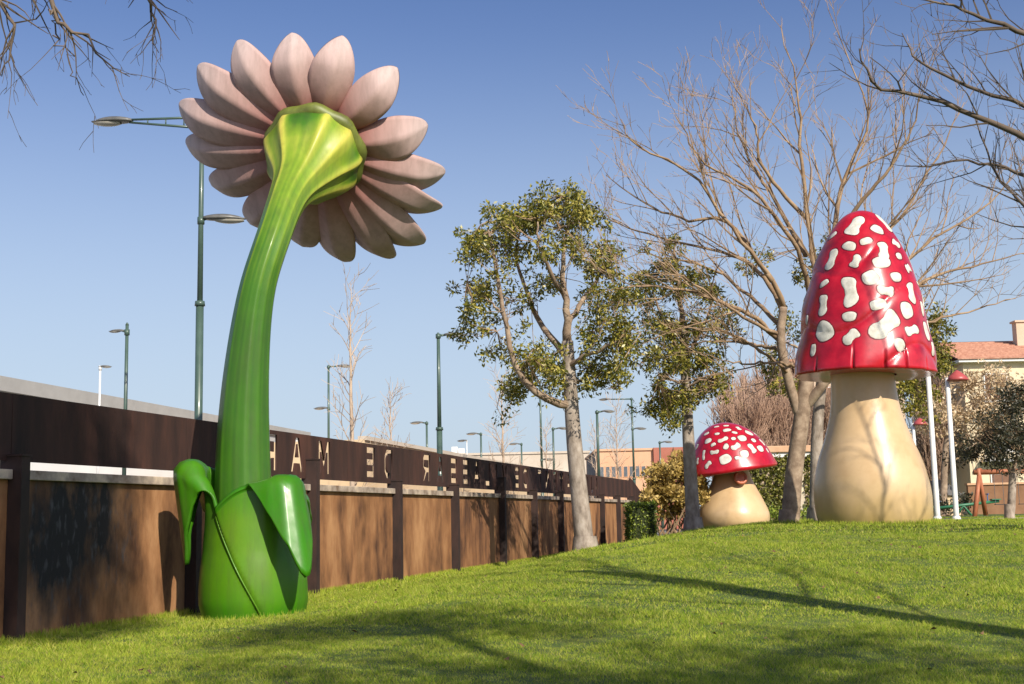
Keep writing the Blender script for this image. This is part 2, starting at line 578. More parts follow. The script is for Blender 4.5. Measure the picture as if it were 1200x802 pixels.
# longer untrimmed blades where the mower does not reach: round the feet and along the fence
def tuft(x, y, h0, h1, wd):
    n = len(x)
    z = G(x, y)
    th = rng.uniform(0, 2 * np.pi, n)
    h = rng.uniform(h0, h1, n)
    ln = rng.uniform(.1, .7, n) * h
    ph = rng.uniform(0, 2 * np.pi, n)
    a = np.stack([x - np.cos(th) * wd, y - np.sin(th) * wd, z - .02], 1)
    b = np.stack([x + np.cos(th) * wd, y + np.sin(th) * wd, z - .02], 1)
    c = np.stack([x + np.cos(ph) * ln, y + np.sin(ph) * ln, z + h], 1)
    return np.stack([a, b, c], 1).reshape(-1, 3)
def ring_tuft(cx, cy, r0, r1, n, h0, h1, wd):
    t = rng.uniform(0, 2 * np.pi, n)
    r = rng.uniform(r0, r1, n)
    return tuft(cx + r * np.cos(t), cy + r * np.sin(t), h0, h1, wd)
tufts = [ring_tuft(FLX, FLY, .70, .95, 1300, .03, .09, .005), ring_tuft(8.3, 30.0, 1.25, 1.55, 5000, .05, .15, .009), ring_tuft(1.86, 33.0, .30, .55, 1600, .05, .16, .009), ring_tuft(7.5, 35.0, .30, .55, 1600, .05, .16, .009), ring_tuft(5.2, 37.0, .26, .5, 1400, .05, .16, .009)]
for yy0, yy1, nn in ((13, 26, 9000), (26, 64, 12000)):
    yq = rng.uniform(yy0, yy1, nn)
    oq = np.abs(rng.normal(0, .10, nn)) + .06
    tufts.append(tuft(FX0 + FTAN * yq + FN.x * oq, yq + FN.y * oq, .03, .12, .006 if yy0 < 20 else .011))
gv = np.vstack([grass_zone(410000, 7.2, 14, .018, .042, .0037), grass_zone(450000, 14, 24, .02, .05, .0056), grass_zone(290000, 24, 46, .03, .06, .010)] + tufts)
o = raw_mesh('grass', gv, 3, M['grass'], None, 'stuff')
o['label'] = 'short mown green grass of the sloping lawn'
o['category'] = 'grass'

# fallen leaves
dl = []
for _ in range(260):
    y = math.sqrt(rng.uniform(64, 900))
    x = rng.uniform(-.42, .42) * y
    if (x - FX0) * FN.x + y * FN.y < .4:
        continue
    z = gz(x, y) + .045
    a = rng.uniform(0, 6.28)
    s = rng.uniform(.02, .045)
    t = rng.uniform(-.02, .02, 4)
    for k, (u, v) in enumerate(((-1, 0), (0, -.55), (1, 0), (0, .55))):
        dl.append((x + s * (u * math.cos(a) - v * math.sin(a)), y + s * (u * math.sin(a) + v * math.cos(a)), z + t[k]))
o = raw_mesh('fallen_leaves', dl, 4, M['dryleaf'], None, 'stuff')
o['label'] = 'small dry brown leaves scattered over the lawn'
o['category'] = 'leaves'

# ------------------------------------------------------------------ fence
POSTS = [6.9, 11.3, 15.75, 20.0, 24.5, 29.1, 33.4, 38.0, 41.9, 45.8, 49.7, 53.6, 57.4, 61.1]
FZ = Vector((0, 0, 1))
fence = root('rusted_fence', 'long rust brown fence with cut-out letters in its dark top band', 'fence', fence_pt(30))
# first panel in view: soot stained
def soot_mat():
    m = mk('fence_panel_sooty', (.11, .044, .017), (.54, .29, .135), 1.2, .85, .35, 14, stretch=(1, 1, .42), c3=(.34, .16, .065), detail=14, lo=.34, hi=.66)
    n = m.node_tree
    b = n.nodes['Principled BSDF']
    src = b.inputs['Base Color'].links[0].from_socket
    tc = [x for x in n.nodes if x.type == 'TEX_COORD'][0]
    def dist(c, s, size):
        mp = n.nodes.new('ShaderNodeMapping')
        mp.inputs['Location'].default_value = [-c[i] * s[i] for i in range(3)]
        mp.inputs['Scale'].default_value = s
        n.links.new(tc.outputs['Object'], mp.inputs[0])
        ln = n.nodes.new('ShaderNodeVectorMath')
        ln.operation = 'LENGTH'
        n.links.new(mp.outputs[0], ln.inputs[0])
        return ln.outputs['Value']
    ctr = fence_pt(17.0, 0, 1.2) - fence.location
    dv = dist(ctr, (.55, .55, .62), 1)
    nz = n.nodes.new('ShaderNodeTexNoise')
    nz.inputs['Scale'].default_value = 1.6
    nz.inputs['Detail'].default_value = 8
    nz.inputs['Roughness'].default_value = .65
    mp2 = n.nodes.new('ShaderNodeMapping')
    mp2.inputs['Scale'].default_value = (1, 1, .45)
    n.links.new(tc.outputs['Object'], mp2.inputs[0])
    n.links.new(mp2.outputs[0], nz.inputs['Vector'])
    ad = n.nodes.new('ShaderNodeMath')
    ad.operation = 'MULTIPLY_ADD'
    ad.inputs[1].default_value = 1.9
    n.links.new(nz.outputs['Fac'], ad.inputs[0])
    n.links.new(dv, ad.inputs[2])
    rp = n.nodes.new('ShaderNodeValToRGB')
    rp.color_ramp.elements[0].position = .0
    rp.color_ramp.elements[0].color = (1, 1, 1, 1)
    rp.color_ramp.elements[1].position = 1
    rp.color_ramp.elements[1].color = (0, 0, 0, 1)
    mr = n.nodes.new('ShaderNodeMapRange')
    mr.inputs[1].default_value = 1.25
    mr.inputs[2].default_value = 2.0
    n.links.new(ad.outputs[0], mr.inputs[0])
    n.links.new(mr.outputs[0], rp.inputs[0])
    mx = n.nodes.new('ShaderNodeMixRGB')
    mx.inputs[2].default_value = (.018, .016, .017, 1)
    n.links.new(rp.outputs[0], mx.inputs[0])
    n.links.new(src, mx.inputs[1])
    # pale flaking specks
    n3 = n.nodes.new('ShaderNodeTexNoise')
    n3.inputs['Scale'].default_value = 12
    n3.inputs['Detail'].default_value = 6
    n.links.new(mp2.outputs[0], n3.inputs['Vector'])
    r3 = n.nodes.new('ShaderNodeMapRange')
    r3.inputs[1].default_value = .54
    r3.inputs[2].default_value = .72
    n.links.new(n3.outputs['Fac'], r3.inputs[0])
    mu = n.nodes.new('ShaderNodeMath')
    mu.operation = 'MULTIPLY'
    n.links.new(r3.outputs[0], mu.inputs[0])
    n.links.new(rp.outputs[0], mu.inputs[1])
    mx2 = n.nodes.new('ShaderNodeMixRGB')
    mx2.inputs[2].default_value = (.075, .072, .075, 1)
    n.links.new(mu.outputs[0], mx2.inputs[0])
    n.links.new(mx.outputs[0], mx2.inputs[1])
    n.links.new(mx2.outputs[0], b.inputs['Base Color'])
    return m
M['soot'] = soot_mat()
random.seed(3)
for i in range(len(POSTS) - 1):
    ya, yb = POSTS[i] + .1, POSTS[i + 1] - .1
    a, b = fence_pt(ya), fence_pt(yb)
    c = (a + b) / 2
    hl = (b - a).length / 2
    mb = MB()
    mb.box((c.x, c.y, .90), FU, FN, FZ, hl + .02, .05, 1.04)
    p = mb.build('panel', M['soot'] if i == 2 else (M['panel'], M['panel2'])[i % 3 == 0], fence, bevel=.01)
    if i == 2:
        p['label'] = 'lower fence panel stained black with soot'
    mb = MB()
    mb.box((c.x + FN.x * .03, c.y + FN.y * .03, 2.0), FU, FN, FZ, hl, .10, .06)
    mb.build('ledge', M['ledge'], fence, bevel=.01)
for i, y in enumerate(POSTS):
    p = fence_pt(y, .05)
    h = 2.52 if i in (4, 7, 10) else 2.22
    mb = MB()
    mb.box((p.x + FN.x * .03, p.y + FN.y * .03, h / 2 - .15), FU, FN, FZ, .085, .155, h / 2 + .15)
    mb.box((p.x + FN.x * .03, p.y + FN.y * .03, h + .012), FU, FN, FZ, .10, .17, .012)
    mb.box((p.x - FN.x * .10, p.y - FN.y * .10, 2.0), FU, FN, FZ, .05, .028, .85)
    mb.build('post', M['post'], fence)

W_, S_ = .56, .125
def letter(ch):
    """outlines in a W_ x 1 box scaled later; list of closed loops (outer first, islands after)"""
    w_, s = W_, S_
    if ch == 'I':
        return [[(w_ / 2 - s / 2, 0), (w_ / 2 + s / 2, 0), (w_ / 2 + s / 2, .64), (w_ / 2 - s / 2, .64)]]
    H = .64
    if ch == 'L':
        return [[(0, 0), (w_ * .85, 0), (w_ * .85, s), (s, s), (s, H), (0, H)]]
    if ch == 'T':
        return [[(w_ / 2 - s / 2, 0), (w_ / 2 + s / 2, 0), (w_ / 2 + s / 2, H - s), (w_, H - s), (w_, H), (0, H), (0, H - s), (w_ / 2 - s / 2, H - s)]]
    if ch == 'E':
        q = w_ * .85
        return [[(0, 0), (q, 0), (q, s), (s, s), (s, H / 2 - s / 2), (q, H / 2 - s / 2), (q, H / 2 + s / 2), (s, H / 2 + s / 2), (s, H - s), (q, H - s), (q, H), (0, H)]]
    if ch == 'V':
        return [[(w_ / 2 - s * .6, 0), (w_ / 2 + s * .6, 0), (w_, H), (w_ - s, H), (w_ / 2, s * 1.3), (s, H), (0, H)]]
    if ch == 'U':
        return [[(0, .1), (.1, 0), (w_ - .1, 0), (w_, .1), (w_, H), (w_ - s, H), (w_ - s, s), (s, s), (s, H), (0, H)]]
    if ch == 'J':
        return [[(0, .1), (.1, 0), (w_ - .18, 0), (w_ - .08, .1), (w_ - .08, H), (w_ - .08 - s, H), (w_ - .08 - s, s), (s, s), (s, .2), (0, .2)]]
    if ch == 'N':
        return [[(0, 0), (s, 0), (s, H * .62), (w_ - s, 0), (w_, 0), (w_, H), (w_ - s, H), (w_ - s, H * .38), (s, H), (0, H)]]
    if ch == 'M':
        return [[(0, 0), (s * .95, 0), (s * .95, H * .66), (w_ / 2, H * .08), (w_ - s * .95, H * .66), (w_ - s * .95, 0), (w_, 0), (w_, H), (w_ - s, H), (w_ / 2, H * .40), (s, H), (0, H)]]
    if ch == 'S':
        q = w_ * .9
        return [[(0, 0), (q, 0), (q, H / 2 + s / 2), (s, H / 2 + s / 2), (s, H - s), (q, H - s), (q, H), (0, H), (0, H / 2 - s / 2), (q - s, H / 2 - s / 2), (q - s, s), (0, s)]]
    if ch == 'A':
        return [[(0, 0), (s, 0), (s + .055, .16), (w_ - s - .055, .16), (w_ - s, 0), (w_, 0), (w_ / 2 + s * .55, H), (w_ / 2 - s * .55, H)],
                [(s + .10, .27), (w_ - s - .10, .27), (w_ / 2, H - .12)]]
    if ch == 'D':
        q = w_ * .9
        return [[(0, 0), (q - .14, 0), (q, .14), (q, H - .14), (q - .14, H), (0, H)],
                [(s, s), (q - .2, s), (q - s, .2), (q - s, H - .2), (q - .2, H - s), (s, H - s)]]
    if ch == 'R':
        q = w_ * .92
        return [[(0, 0), (s, 0), (s, .22), (s + .05, .22), (q - s, 0), (q, 0), (q - .16, .24), (q, .34), (q, H - .08), (q - .08, H), (0, H)],
                [(s, .33), (q - s, .35), (q - s, H - s), (s, H - s)]]
    return []

TEXT = [('R', 22.9), ('A', 24.05), ('M', 25.3), ('E', 27.75), ('D', 28.85), ('R', 31.5), ('A', 32.6), ('S', 33.7), ('S', 34.75), ('A', 35.85), ('L', 36.9), ('I', 37.85), ('V', 38.75),
        ('E', 40.25), ('D', 41.3), ('T', 43.3), ('N', 44.4), ('E', 45.5), ('M', 46.6), ('A', 47.8), ('T', 48.9), ('N', 50.0), ('U', 51.1), ('J', 52.2), ('A', 53.2)]
SEAMS = [3.0, 11.3, 15.75, 20.0, 26.5, 30.2, 39.5, 42.3, 54.2, 61.15]
BZ0, BZ1 = 2.17, 3.0
dg_todo = []
def plate(y0, y1, loops_pts):
    cu = bpy.data.curves.new('sign_plate', 'CURVE')
    cu.dimensions = '2D'
    cu.fill_mode = 'BOTH'
    cu.extrude = .018
    for lp in loops_pts:
        s = cu.splines.new('POLY')
        s.points.add(len(lp) - 1)
        for k, (u, v) in enumerate(lp):
            s.points[k].co = (u, v, 0, 1)
        s.use_cyclic_u = True
    ob = bpy.data.objects.new('tmp', cu)
    col.objects.link(ob)
    dg_todo.append((ob, y0))
for i in range(len(SEAMS) - 1):
    y0, y1 = SEAMS[i], SEAMS[i + 1]
    ln = (y1 - y0) / FU.y
    loops = [[(.006, BZ0), (ln - .006, BZ0), (ln - .006, BZ1), (.006, BZ1)]]
    for ch, yc in TEXT:
        if y0 < yc < y1:
            uc = (yc - y0) / FU.y
            for lp in letter(ch):
                # seen from behind: mirrored
                loops.append([(uc - (px - W_ / 2), BZ0 + .115 + py) for px, py in lp])
    plate(y0, y1, loops)
ln = 7.0 / FU.y
plate(61.15, 68, [[(.006, BZ0 - .6), (ln, BZ0 - .6), (ln, 1.75), (1.2, BZ1 + .02), (.45, BZ1 + .12), (.006, BZ1)]])
bpy.context.view_layer.update()
dg = bpy.context.evaluated_depsgraph_get()
for ob, y0 in dg_todo:
    me = bpy.data.meshes.new_from_object(ob.evaluated_get(dg))
    o0 = fence_pt(y0, 0)
    mt = Matrix((( FU.x, 0, -FN.x, o0.x - fence.location.x), (FU.y, 0, -FN.y, o0.y - fence.location.y), (0, 1, 0, -fence.location.z), (0, 0, 0, 1)))
    me.transform(mt)
    me.name = 'sign_plate'
    me.materials.clear()
    link('sign_plate', me, M['corten'], fence)
for ob, _ in dg_todo:
    cu = ob.data
    bpy.data.objects.remove(ob)
    bpy.data.curves.remove(cu)

# ------------------------------------------------------------------ giant flower
GREEN = (.045, .20, .012)
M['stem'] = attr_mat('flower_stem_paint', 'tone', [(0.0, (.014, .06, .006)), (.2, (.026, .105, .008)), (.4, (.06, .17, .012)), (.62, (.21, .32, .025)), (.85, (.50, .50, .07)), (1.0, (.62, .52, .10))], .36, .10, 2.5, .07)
M['sheath'] = attr_mat('flower_leaf_paint', 'tone', [(0.0, (.075, .11, .008)), (.45, (.036, .185, .003)), (1.0, (.13, .25, .010))], .38, .10, 1.6, .25)
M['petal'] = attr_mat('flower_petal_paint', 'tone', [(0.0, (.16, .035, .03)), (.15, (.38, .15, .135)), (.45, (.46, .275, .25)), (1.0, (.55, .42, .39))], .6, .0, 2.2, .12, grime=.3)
M['rim'] = mk('flower_rim_paint', (.09, .10, .02), (.16, .19, .03), 4, .5)

flower = root('giant_flower', 'giant pink daisy sculpture on a thick green stem by the fence', 'sculpture', (FLX, FLY, gz(FLX, FLY)))
D0 = 18.5
vray = (P(370, 177, 20.2) - CAM).normalized()
vr = vray.cross(Vector((0, 0, 1))).normalized()
vu = vr.cross(vray).normalized()
AX = (vray * .86 + vu * .45 + vr * .24).normalized()
RC = P(370, 177, 20.2)
sp_pts = [(287, 700, 18.5, .42), (286, 620, 18.5, .415), (285, 547, 18.5, .395), (286, 464, 18.45, .345), (296.5, 355, 18.4, .262), (309.5, 310, 18.42, .25), (323, 272, 18.55, .25)]
pts = [list(P(a, b, c)) + [r] for a, b, c, r in sp_pts]
for k, (s, r) in enumerate(((1.55, .27), (1.1, .38), (.75, .55), (.42, .73), (.15, .80), (0, .76))):
    q = RC - AX * s
    if k == 0:
        q = q - vr * .06
    pts.append([q.x, q.y, q.z, r])
sp_c = spline(pts, 120)
for _ in range(60):       # ease the centre line and swell so nothing kinks
    sp_c[1:-1] = .5 * sp_c[1:-1] + .25 * (sp_c[:-2] + sp_c[2:])
NS = 96
rows, tone = [], []
prevA = None
N = len(sp_c)
cut = None
arc = np.concatenate([[0], np.cumsum(np.linalg.norm(np.diff(sp_c[:, :3], axis=0), axis=1))])
s_tot = arc[-1]
nrib = 9
for i in range(N):
    p = Vector(sp_c[i, :3])
    t = Vector(sp_c[min(i + 1, N - 1), :3]) - Vector(sp_c[max(i - 1, 0), :3])
    t.normalize()
    if prevA is None:
        a = Vector((1, 0, 0)) - t * t.x
    else:
        a = prevA - t * prevA.dot(t)
    a.normalize()
    prevA = a
    b = t.cross(a)
    r = sp_c[i, 3]
    e = max(0, (arc[i] - (s_tot - 1.75)) / 1.75)      # 0 stem .. 1 rim
    up = arc[i] / s_tot
    row = []
    for k in range(NS):
        th = 2 * math.pi * k / NS
        thw = th + .12 * math.sin(2 * th + 1) + .07 * math.sin(5 * th)
        ridge = (1 - abs(math.sin(nrib * thw / 2 + .4))) ** 1.3
        amp = .02 + .05 * up + .10 * e ** 1.2 * (1 - .75 * max(0, (e - .7) / .3))
        rr = r * (1 + amp * (ridge - .45))
        if e > .6:
            rr *= 1 + .05 * math.sin((e - .6) / .4 * math.pi) * (1 - ridge) - (.10 * ((e - .82) / .18) ** 2 if e > .82 else 0)
        row.append(p + a * (rr * math.cos(th)) + b * (rr * math.sin(th)))
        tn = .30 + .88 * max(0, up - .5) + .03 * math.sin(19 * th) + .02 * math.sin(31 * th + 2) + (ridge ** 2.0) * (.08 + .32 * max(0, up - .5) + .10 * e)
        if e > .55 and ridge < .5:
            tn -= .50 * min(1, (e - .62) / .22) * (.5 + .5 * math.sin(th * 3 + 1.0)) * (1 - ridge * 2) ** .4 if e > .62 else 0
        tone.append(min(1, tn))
    rows.append(row)
cutrow = next(i for i in range(N) if arc[i] > s_tot - 1.75)
mb = MB()
mb.grid(rows[:cutrow + 1], True)
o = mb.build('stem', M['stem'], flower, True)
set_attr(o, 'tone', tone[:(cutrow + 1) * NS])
mb = MB()
last = rows[-1]
cl = sum(last, Vector()) / NS
inner = [[cl + (q - cl) * f + AX * h for q in last] for f, h in ((.93, .10), (.6, .16), (.05, .18))]
mb.grid(rows[cutrow:] + inner, True, cap1=True)
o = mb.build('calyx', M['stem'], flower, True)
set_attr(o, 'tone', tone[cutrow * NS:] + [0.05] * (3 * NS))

# petals
e1 = (vr - AX * vr.dot(AX)).normalized()
e2 = AX.cross(e1) * -1
if e2.dot(vu) < 0:
    e2 = -e2
random.seed(11)
PT = [(276, 50), (340, 41), (398, 58), (453, 92), (489, 150), (521, 205), (517, 246), (496, 288), (459, 305), (405, 309), (355, 291), (292, 264), (246, 218), (216, 169), (208, 124), (230, 79)]
for k in range(16):
    # where this petal's tip lies in the plane of the flower head
    qx, qy = PT[k]
    d = (P(qx, qy, 20.0) - CAM).normalized()
    tt = (RC + AX * .62 - CAM).dot(AX) / d.dot(AX)
    q = CAM + d * tt - RC
    q1, q2 = q.dot(e1), q.dot(e2)
    phi = math.atan2(q2, q1)
    Rtip = min(2.6, max(1.75, math.hypot(q1, q2)))
    Rv = e1 * math.cos(phi) + e2 * math.sin(phi)
    Tv = AX.cross(Rv).normalized()
    r0 = .56
    Ln = Rtip - r0
    wmax = random.uniform(.66, .76)
    tw = random.uniform(.05, .45) * (1 if k not in (3, 4, 5, 12) else -1)
    NU, NV = 13, 26
    outer, inn, tn = [], [], []
    for j in range(NV):
        s = 1 - (1 - j / (NV - 1)) ** 1.7
        wd = wmax * (0.46 + .54 * math.sin(min(1, s / .58) * math.pi / 2)) if s < .58 else wmax * max(.02, max(0, 1 - ((s - .58) / .42) ** 2.1) ** .6)
        row, row2 = [], []
        a_t = tw * (s ** .8)
        T2 = Tv * math.cos(a_t) + AX * math.sin(a_t)
        A2 = AX * math.cos(a_t) - Tv * math.sin(a_t)
        base = RC + Rv * (r0 + Ln * s) + AX * (.16 + .30 * s - .30 * s * (1 - s)) + AX * (.22 * (max(0, s - .7) / .3) ** 2)
        for i in range(NU):
            u = -1 + 2 * i / (NU - 1)
            bul = .21 * wd * (1 - abs(u) ** 1.1)
            q = base + T2 * (wd * .5 * u) - A2 * bul
            row.append(q)
            row2.append(q + A2 * (.035 + .02 * (1 - abs(u))))
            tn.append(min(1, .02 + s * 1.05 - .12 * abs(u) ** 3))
        outer.append(row)
        inn.append(row2)
    mb = MB()
    rows_ = [outer[j] + inn[j][::-1] for j in range(NV)]
    mb.grid(rows_, True, cap0=True, cap1=True)
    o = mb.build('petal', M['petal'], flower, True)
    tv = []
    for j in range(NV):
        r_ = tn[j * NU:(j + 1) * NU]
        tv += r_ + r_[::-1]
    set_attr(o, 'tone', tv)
# rounded rim behind the sepal tips
mb = MB()
rows_ = []
for t_ in np.linspace(0, 2 * math.pi, 48, endpoint=False):
    rad_ = e1 * math.cos(t_) + e2 * math.sin(t_)
    rows_.append([RC - AX * .03 + rad_ * (.70 + .025 * math.sin(9 * t_) + .14 * math.cos(g_)) + AX * (.13 * math.sin(g_)) for g_ in np.linspace(0, 2 * math.pi, 14, endpoint=False)])
rows_.append(rows_[0])
mb.grid(rows_, True)
mb.build('calyx_rim', M['rim'], flower, True)
# flower disc on the far side
mb = MB()
rows_ = []
for f, h in ((1.0, .10), (1.0, .25), (.8, .42), (.45, .52), (.05, .55)):
    rows_.append([RC + AX * h + (e1 * math.cos(t) + e2 * math.sin(t)) * (.56 * f) for t in np.linspace(0, 2 * math.pi, 40, endpoint=False)])
mb.grid(rows_, True, cap0=True, cap1=True)
mb.build('flower_disc', M['leaf_gold'] if False else mk('flower_disc_paint', (.55, .36, .03), (.65, .45, .05), 12, .5, .3), flower, True)

# leaf sheath round the foot: radius and height depend on the angle
def mpx(px, base=296):
    return (px - base) / FPX * D0
def sheath_r(th, z):
    v = z / 2.0
    r = (.735 + .02 * math.cos(th)) * (1 + .03 * math.sin(min(1, v * 2.2) * math.pi) - .05 * v - .13 * v * v)
    return r * (1 - .05 * max(0, 1 - z / .18))
def wrap(a):
    return (a + math.pi) % (2 * math.pi) - math.pi
def sheath_h(th):
    # th measured from the camera-facing side (-Y), positive to the right
    d = wrap(th + .62)
    if d < 0:
        h = 1.40 + .58 * math.sin(min(1, -d / .80) * math.pi / 2)
        if d < -1.3:
            h -= .40 * min(1, (-d - 1.3) / .8)
    else:
        h = 1.40 + .34 * math.sin(min(1, d / .80) * math.pi / 2)
        if d > 1.6:
            h -= .20 * min(1, (d - 1.6) / .9)
    return h
# the leaf tips: where round the rim, how long, half width, fold radius, outward slope of the hanging end
TIPS = [(-1.42, 1.85, .32, .19, -.14), (.70, 1.74, .29, .16, .28), (2.6, .9, .4, .15, .2)]
NT, NZ, NC = 200, 28, 18
bz = flower.location.z
rows_, tn = [], []
for j in range(NZ + NC + 1):
    row = []
    for k in range(NT):
        th = 2 * math.pi * k / NT
        hh = sheath_h(th)
        v = min(1, j / NZ)
        z = -.12 + (hh + .12) * v
        r = sheath_r(th, max(0, z))
        # the right-hand leaf laps over the left-hand one along a slanting seam
        seam = -.62 + .98 * (1 - z / 1.4)
        dd = wrap(th - seam)
        if 0 < dd < 2.4:
            r += .05 * min(1, dd / .06) * (1 - max(0, (dd - 1.0)) / 1.4)
        ll = .05
        rc, slp, sh, cen = .05, .2, 0, 0
        for c_, l_, w_, rc_, sl_ in TIPS:
            g_ = math.exp(-abs(wrap(th - c_) / w_) ** (1.9 if c_ < 0 else 1.6))
            if l_ * g_ > ll:
                ll, rc, slp, cen = l_ * g_, rc_ * min(1, .25 + g_), sl_, c_
                sh = wrap(th - c_) * g_
        # the rim swells outwards before it folds
        r += min(.10, ll * .14) * max(0, (v - .62) / .38) ** 2
        tone_ = .40 + .30 * math.sin(v * 2.6) + .10 * math.cos(th * 2)
        if j > NZ:
            a_ = ll * (j - NZ) / NC
            lim = math.pi * rc * .9
            ph = min(a_, lim) / rc
            o_, dz_ = rc * (1 - math.cos(ph)), rc * math.sin(ph)
            if a_ > lim:
                o_ += slp * (a_ - lim)
                dz_ -= (a_ - lim) * math.sqrt(1 - slp * slp)
            # the hanging leaf is cupped: its edges draw in behind its midline
            o_ -= .5 * abs(sh) * min(1, a_ / .5)
            r += o_
            z += dz_
            tone_ = .45 + .25 * abs(sh)
        row.append((FLX + r * math.sin(th), FLY - r * math.cos(th), bz + z))
        tn.append(min(1, tone_))
    rows_.append(row)
mb = MB()
mb.grid(rows_, True)
o = mb.build('leaf_sheath', M['sheath'], flower, True)
set_attr(o, 'tone', tn)
sd_ = o.modifiers.new('thickness', 'SOLIDIFY')
sd_.thickness = .06
sd_.offset = -1
# raised seam between the two leaves
mb = MB()
tb = []
for v in np.linspace(0, 1, 26):
    z = 1.40 * (1 - v) - .05 * v
    th = -.62 + .98 * (1 - z / 1.4) + .02
    r = sheath_r(th, max(0, z)) + .03
    tb.append((FLX + r * math.sin(th), FLY - r * math.cos(th), bz + z))
mb.tube(tb, [.011] * 26, 12)
o = mb.build('leaf_midrib', M['sheath'], flower, True)
set_attr(o, 'tone', [.7] * len(mb.v))

def patch(name, grid, thick, tone0, nu=26, nv=14):
    """grid of (px,py,depth) control points: rows along the leaf, columns across"""
    rows3 = [[P(*c) for c in row] for row in grid]
    a = np.array([spline(r, nv) for r in rows3])
    full = np.array([spline(a[:, j], nu) for j in range(nv)]).transpose(1, 0, 2)
    mb = MB()
    mb.grid([[tuple(q) for q in r] for r in full])
    o = mb.build(name, M['sheath'], flower, True)
    t = [tone0 + .5 * abs(j / (nv - 1) - .5) for i in range(nu) for j in range(nv)]
    set_attr(o, 'tone', t)
    sd = o.modifiers.new('thickness', 'SOLIDIFY')
    sd.thickness = thick
    sd.offset = 0
    ss = o.modifiers.new('smooth', 'SUBSURF')
    ss.levels = ss.render_levels = 1
    return o
F = 18.5
# far leaf tip behind the stem
patch('curled_leaf', [
    [(240, 600, F + .35), (250, 605, F + .10), (262, 600, F + .20)],
    [(231, 572, F + .45), (244, 575, F + .15), (256, 580, F + .30)],
    [(229, 562, F + .50), (240, 559, F + .25), (254, 564, F + .40)],
    [(228, 568, F + .75), (239, 562, F + .80), (252, 568, F + .80)]], .06, .1)
# ------------------------------------------------------------------ mushrooms
def bean(a, b, waist, bend, rot, n=22):
    out = []
    for k in range(n):
        f = 2 * math.pi * k / n
        cf, sf = math.cos(f), math.sin(f)
        x = a * math.copysign(abs(cf) ** .8, cf) * (1 + .07 * math.sin(3 * f + rot * 7))
        y = b * math.copysign(abs(sf) ** .8, sf) * (1 + .06 * math.sin(2 * f + rot * 5)) * (1 - waist * math.exp(-(x / (.45 * a)) ** 2)) + bend * ((x / a) ** 2 - .5) * b
        out.append((x * math.cos(rot) - y * math.sin(rot), x * math.sin(rot) + y * math.cos(rot)))
    return out

def cap_spot(parent, S, th, s, scale, outline):
    """S(th, s, off) -> point on the cap; outline in metres in the tangent plane"""
    eps = .01
    p0 = S(th, s, 0)
    dth = (S(th + eps, s, 0) - p0).length / eps
    ds = (S(th, s + eps, 0) - p0).length / eps
    mb = MB()
    def ring(f, off):
        return [S(th + x * f / dth, min(.985, max(.02, s - y * f / ds)), off) for x, y in outline]
    n = len(outline)
    rows_ = [ring(1.0 + .03 / scale, .002), ring(1.0, .004), ring(.96, .008), ring(.5, .009)]
    mb.grid(rows_[:2], True, 1)
    mb2rows = rows_[1:]
    mb.grid(mb2rows, True, 0)
    c = S(th, s, .009)
    b = len(mb.v)
    mb.v.append(tuple(c))
    for k in range(n):
        mb.f.append((b - n + k, b - n + (k + 1) % n, b))
        mb.mi.append(0)
    return mb.build('spot', [M['spot'], M['spotedge']], parent, True)

def make_mushroom(label, base, capS, stem_rows, spots, extra_n, seed, ncap=96, npv=60, stem_mat=None):
    r = root('mushroom_sculpture', label, 'sculpture', base)
    mb = MB()
    mb.grid(stem_rows, True, cap0=True, cap1=True)
    mb.build('stem', stem_mat, r, True)
    rows_ = []
    for j in range(npv):
        s = .004 + (1 - .004) * j / (npv - 1)
        rows_.append([capS(2 * math.pi * k / ncap, s, 0) for k in range(ncap)])
    c0 = sum((Vector(q) for q in rows_[-1]), Vector()) / ncap
    for f, h in ((.985, -.03), (.95, -.035), (.75, -.03), (.45, -.02)):
        rows_.append([c0 + (Vector(q) - c0) * f + Vector((0, 0, h)) for q in rows_[npv - 1]])
    mb = MB()
    mb.grid(rows_, True, cap0=True)
    cap = mb.build('cap', M['capred'], r, True)
    for th, s, sc, ol in spots:
        cap_spot(cap, capS, th, s, sc, ol)
    return r, cap

def prof(pts, n=40):
    return spline(pts, n)

# --- tall mushroom
YB = 30.0
bx = P(1026, 612, YB).x
mB = Vector((bx, YB, gz(bx, YB) - .03))
K = YB / FPX
HB = (617 - 440) * K          # height of the cap rim over the foot
HC = (440 - 243) * K
capR = spline([(0, .0), (.02, .20), (.08, .37), (.22, .59), (.36, .735), (.5, .845), (.64, .92), (.78, .975), (.92, 1.035), (1.0, 1.06)], 90)
def capB(th, s, off):
    r = np.interp(s, capR[:, 0], capR[:, 1]) * 1.55
    if s < .02:
        r = 1.55 * .20 * math.sqrt(s / .02)
    r *= 1 + .012 * math.sin(7 * th + 5 * s) * s + .010 * math.sin(22 * s + 2 * math.sin(2 * th)) * min(1, s * 4) - .036 * (1 - abs(math.sin(9 * s + 1.1 * math.sin(th * 1.0 + .5) + .7 * math.sin(3 * th)))) ** 3 * min(1, s * 4) + .008 * math.sin(13 * th) * s ** 3
    cut = 0
    for a0, dp in ((-.42, .16), (.02, .10), (.33, .18), (.75, .08), (-1.0, .08), (1.6, .14), (2.3, .1), (3.0, .16), (3.9, .12), (4.6, .15)):
        d = (th - a0 + math.pi) % (2 * math.pi) - math.pi
        cut += math.exp(-(d / .015) ** 2) * max(0, (s - (1 - dp)) / dp)
    r *= 1 - .06 * cut
    z = mB.z + HB + HC * (1 - s)
    lean = .10 * (1 - s)
    tilt = -.03 * math.sin(th) * s
    rr = r + off
    return Vector((mB.x - .04 + lean + rr * math.sin(th), mB.y - rr * math.cos(th), z + tilt + off * .3))
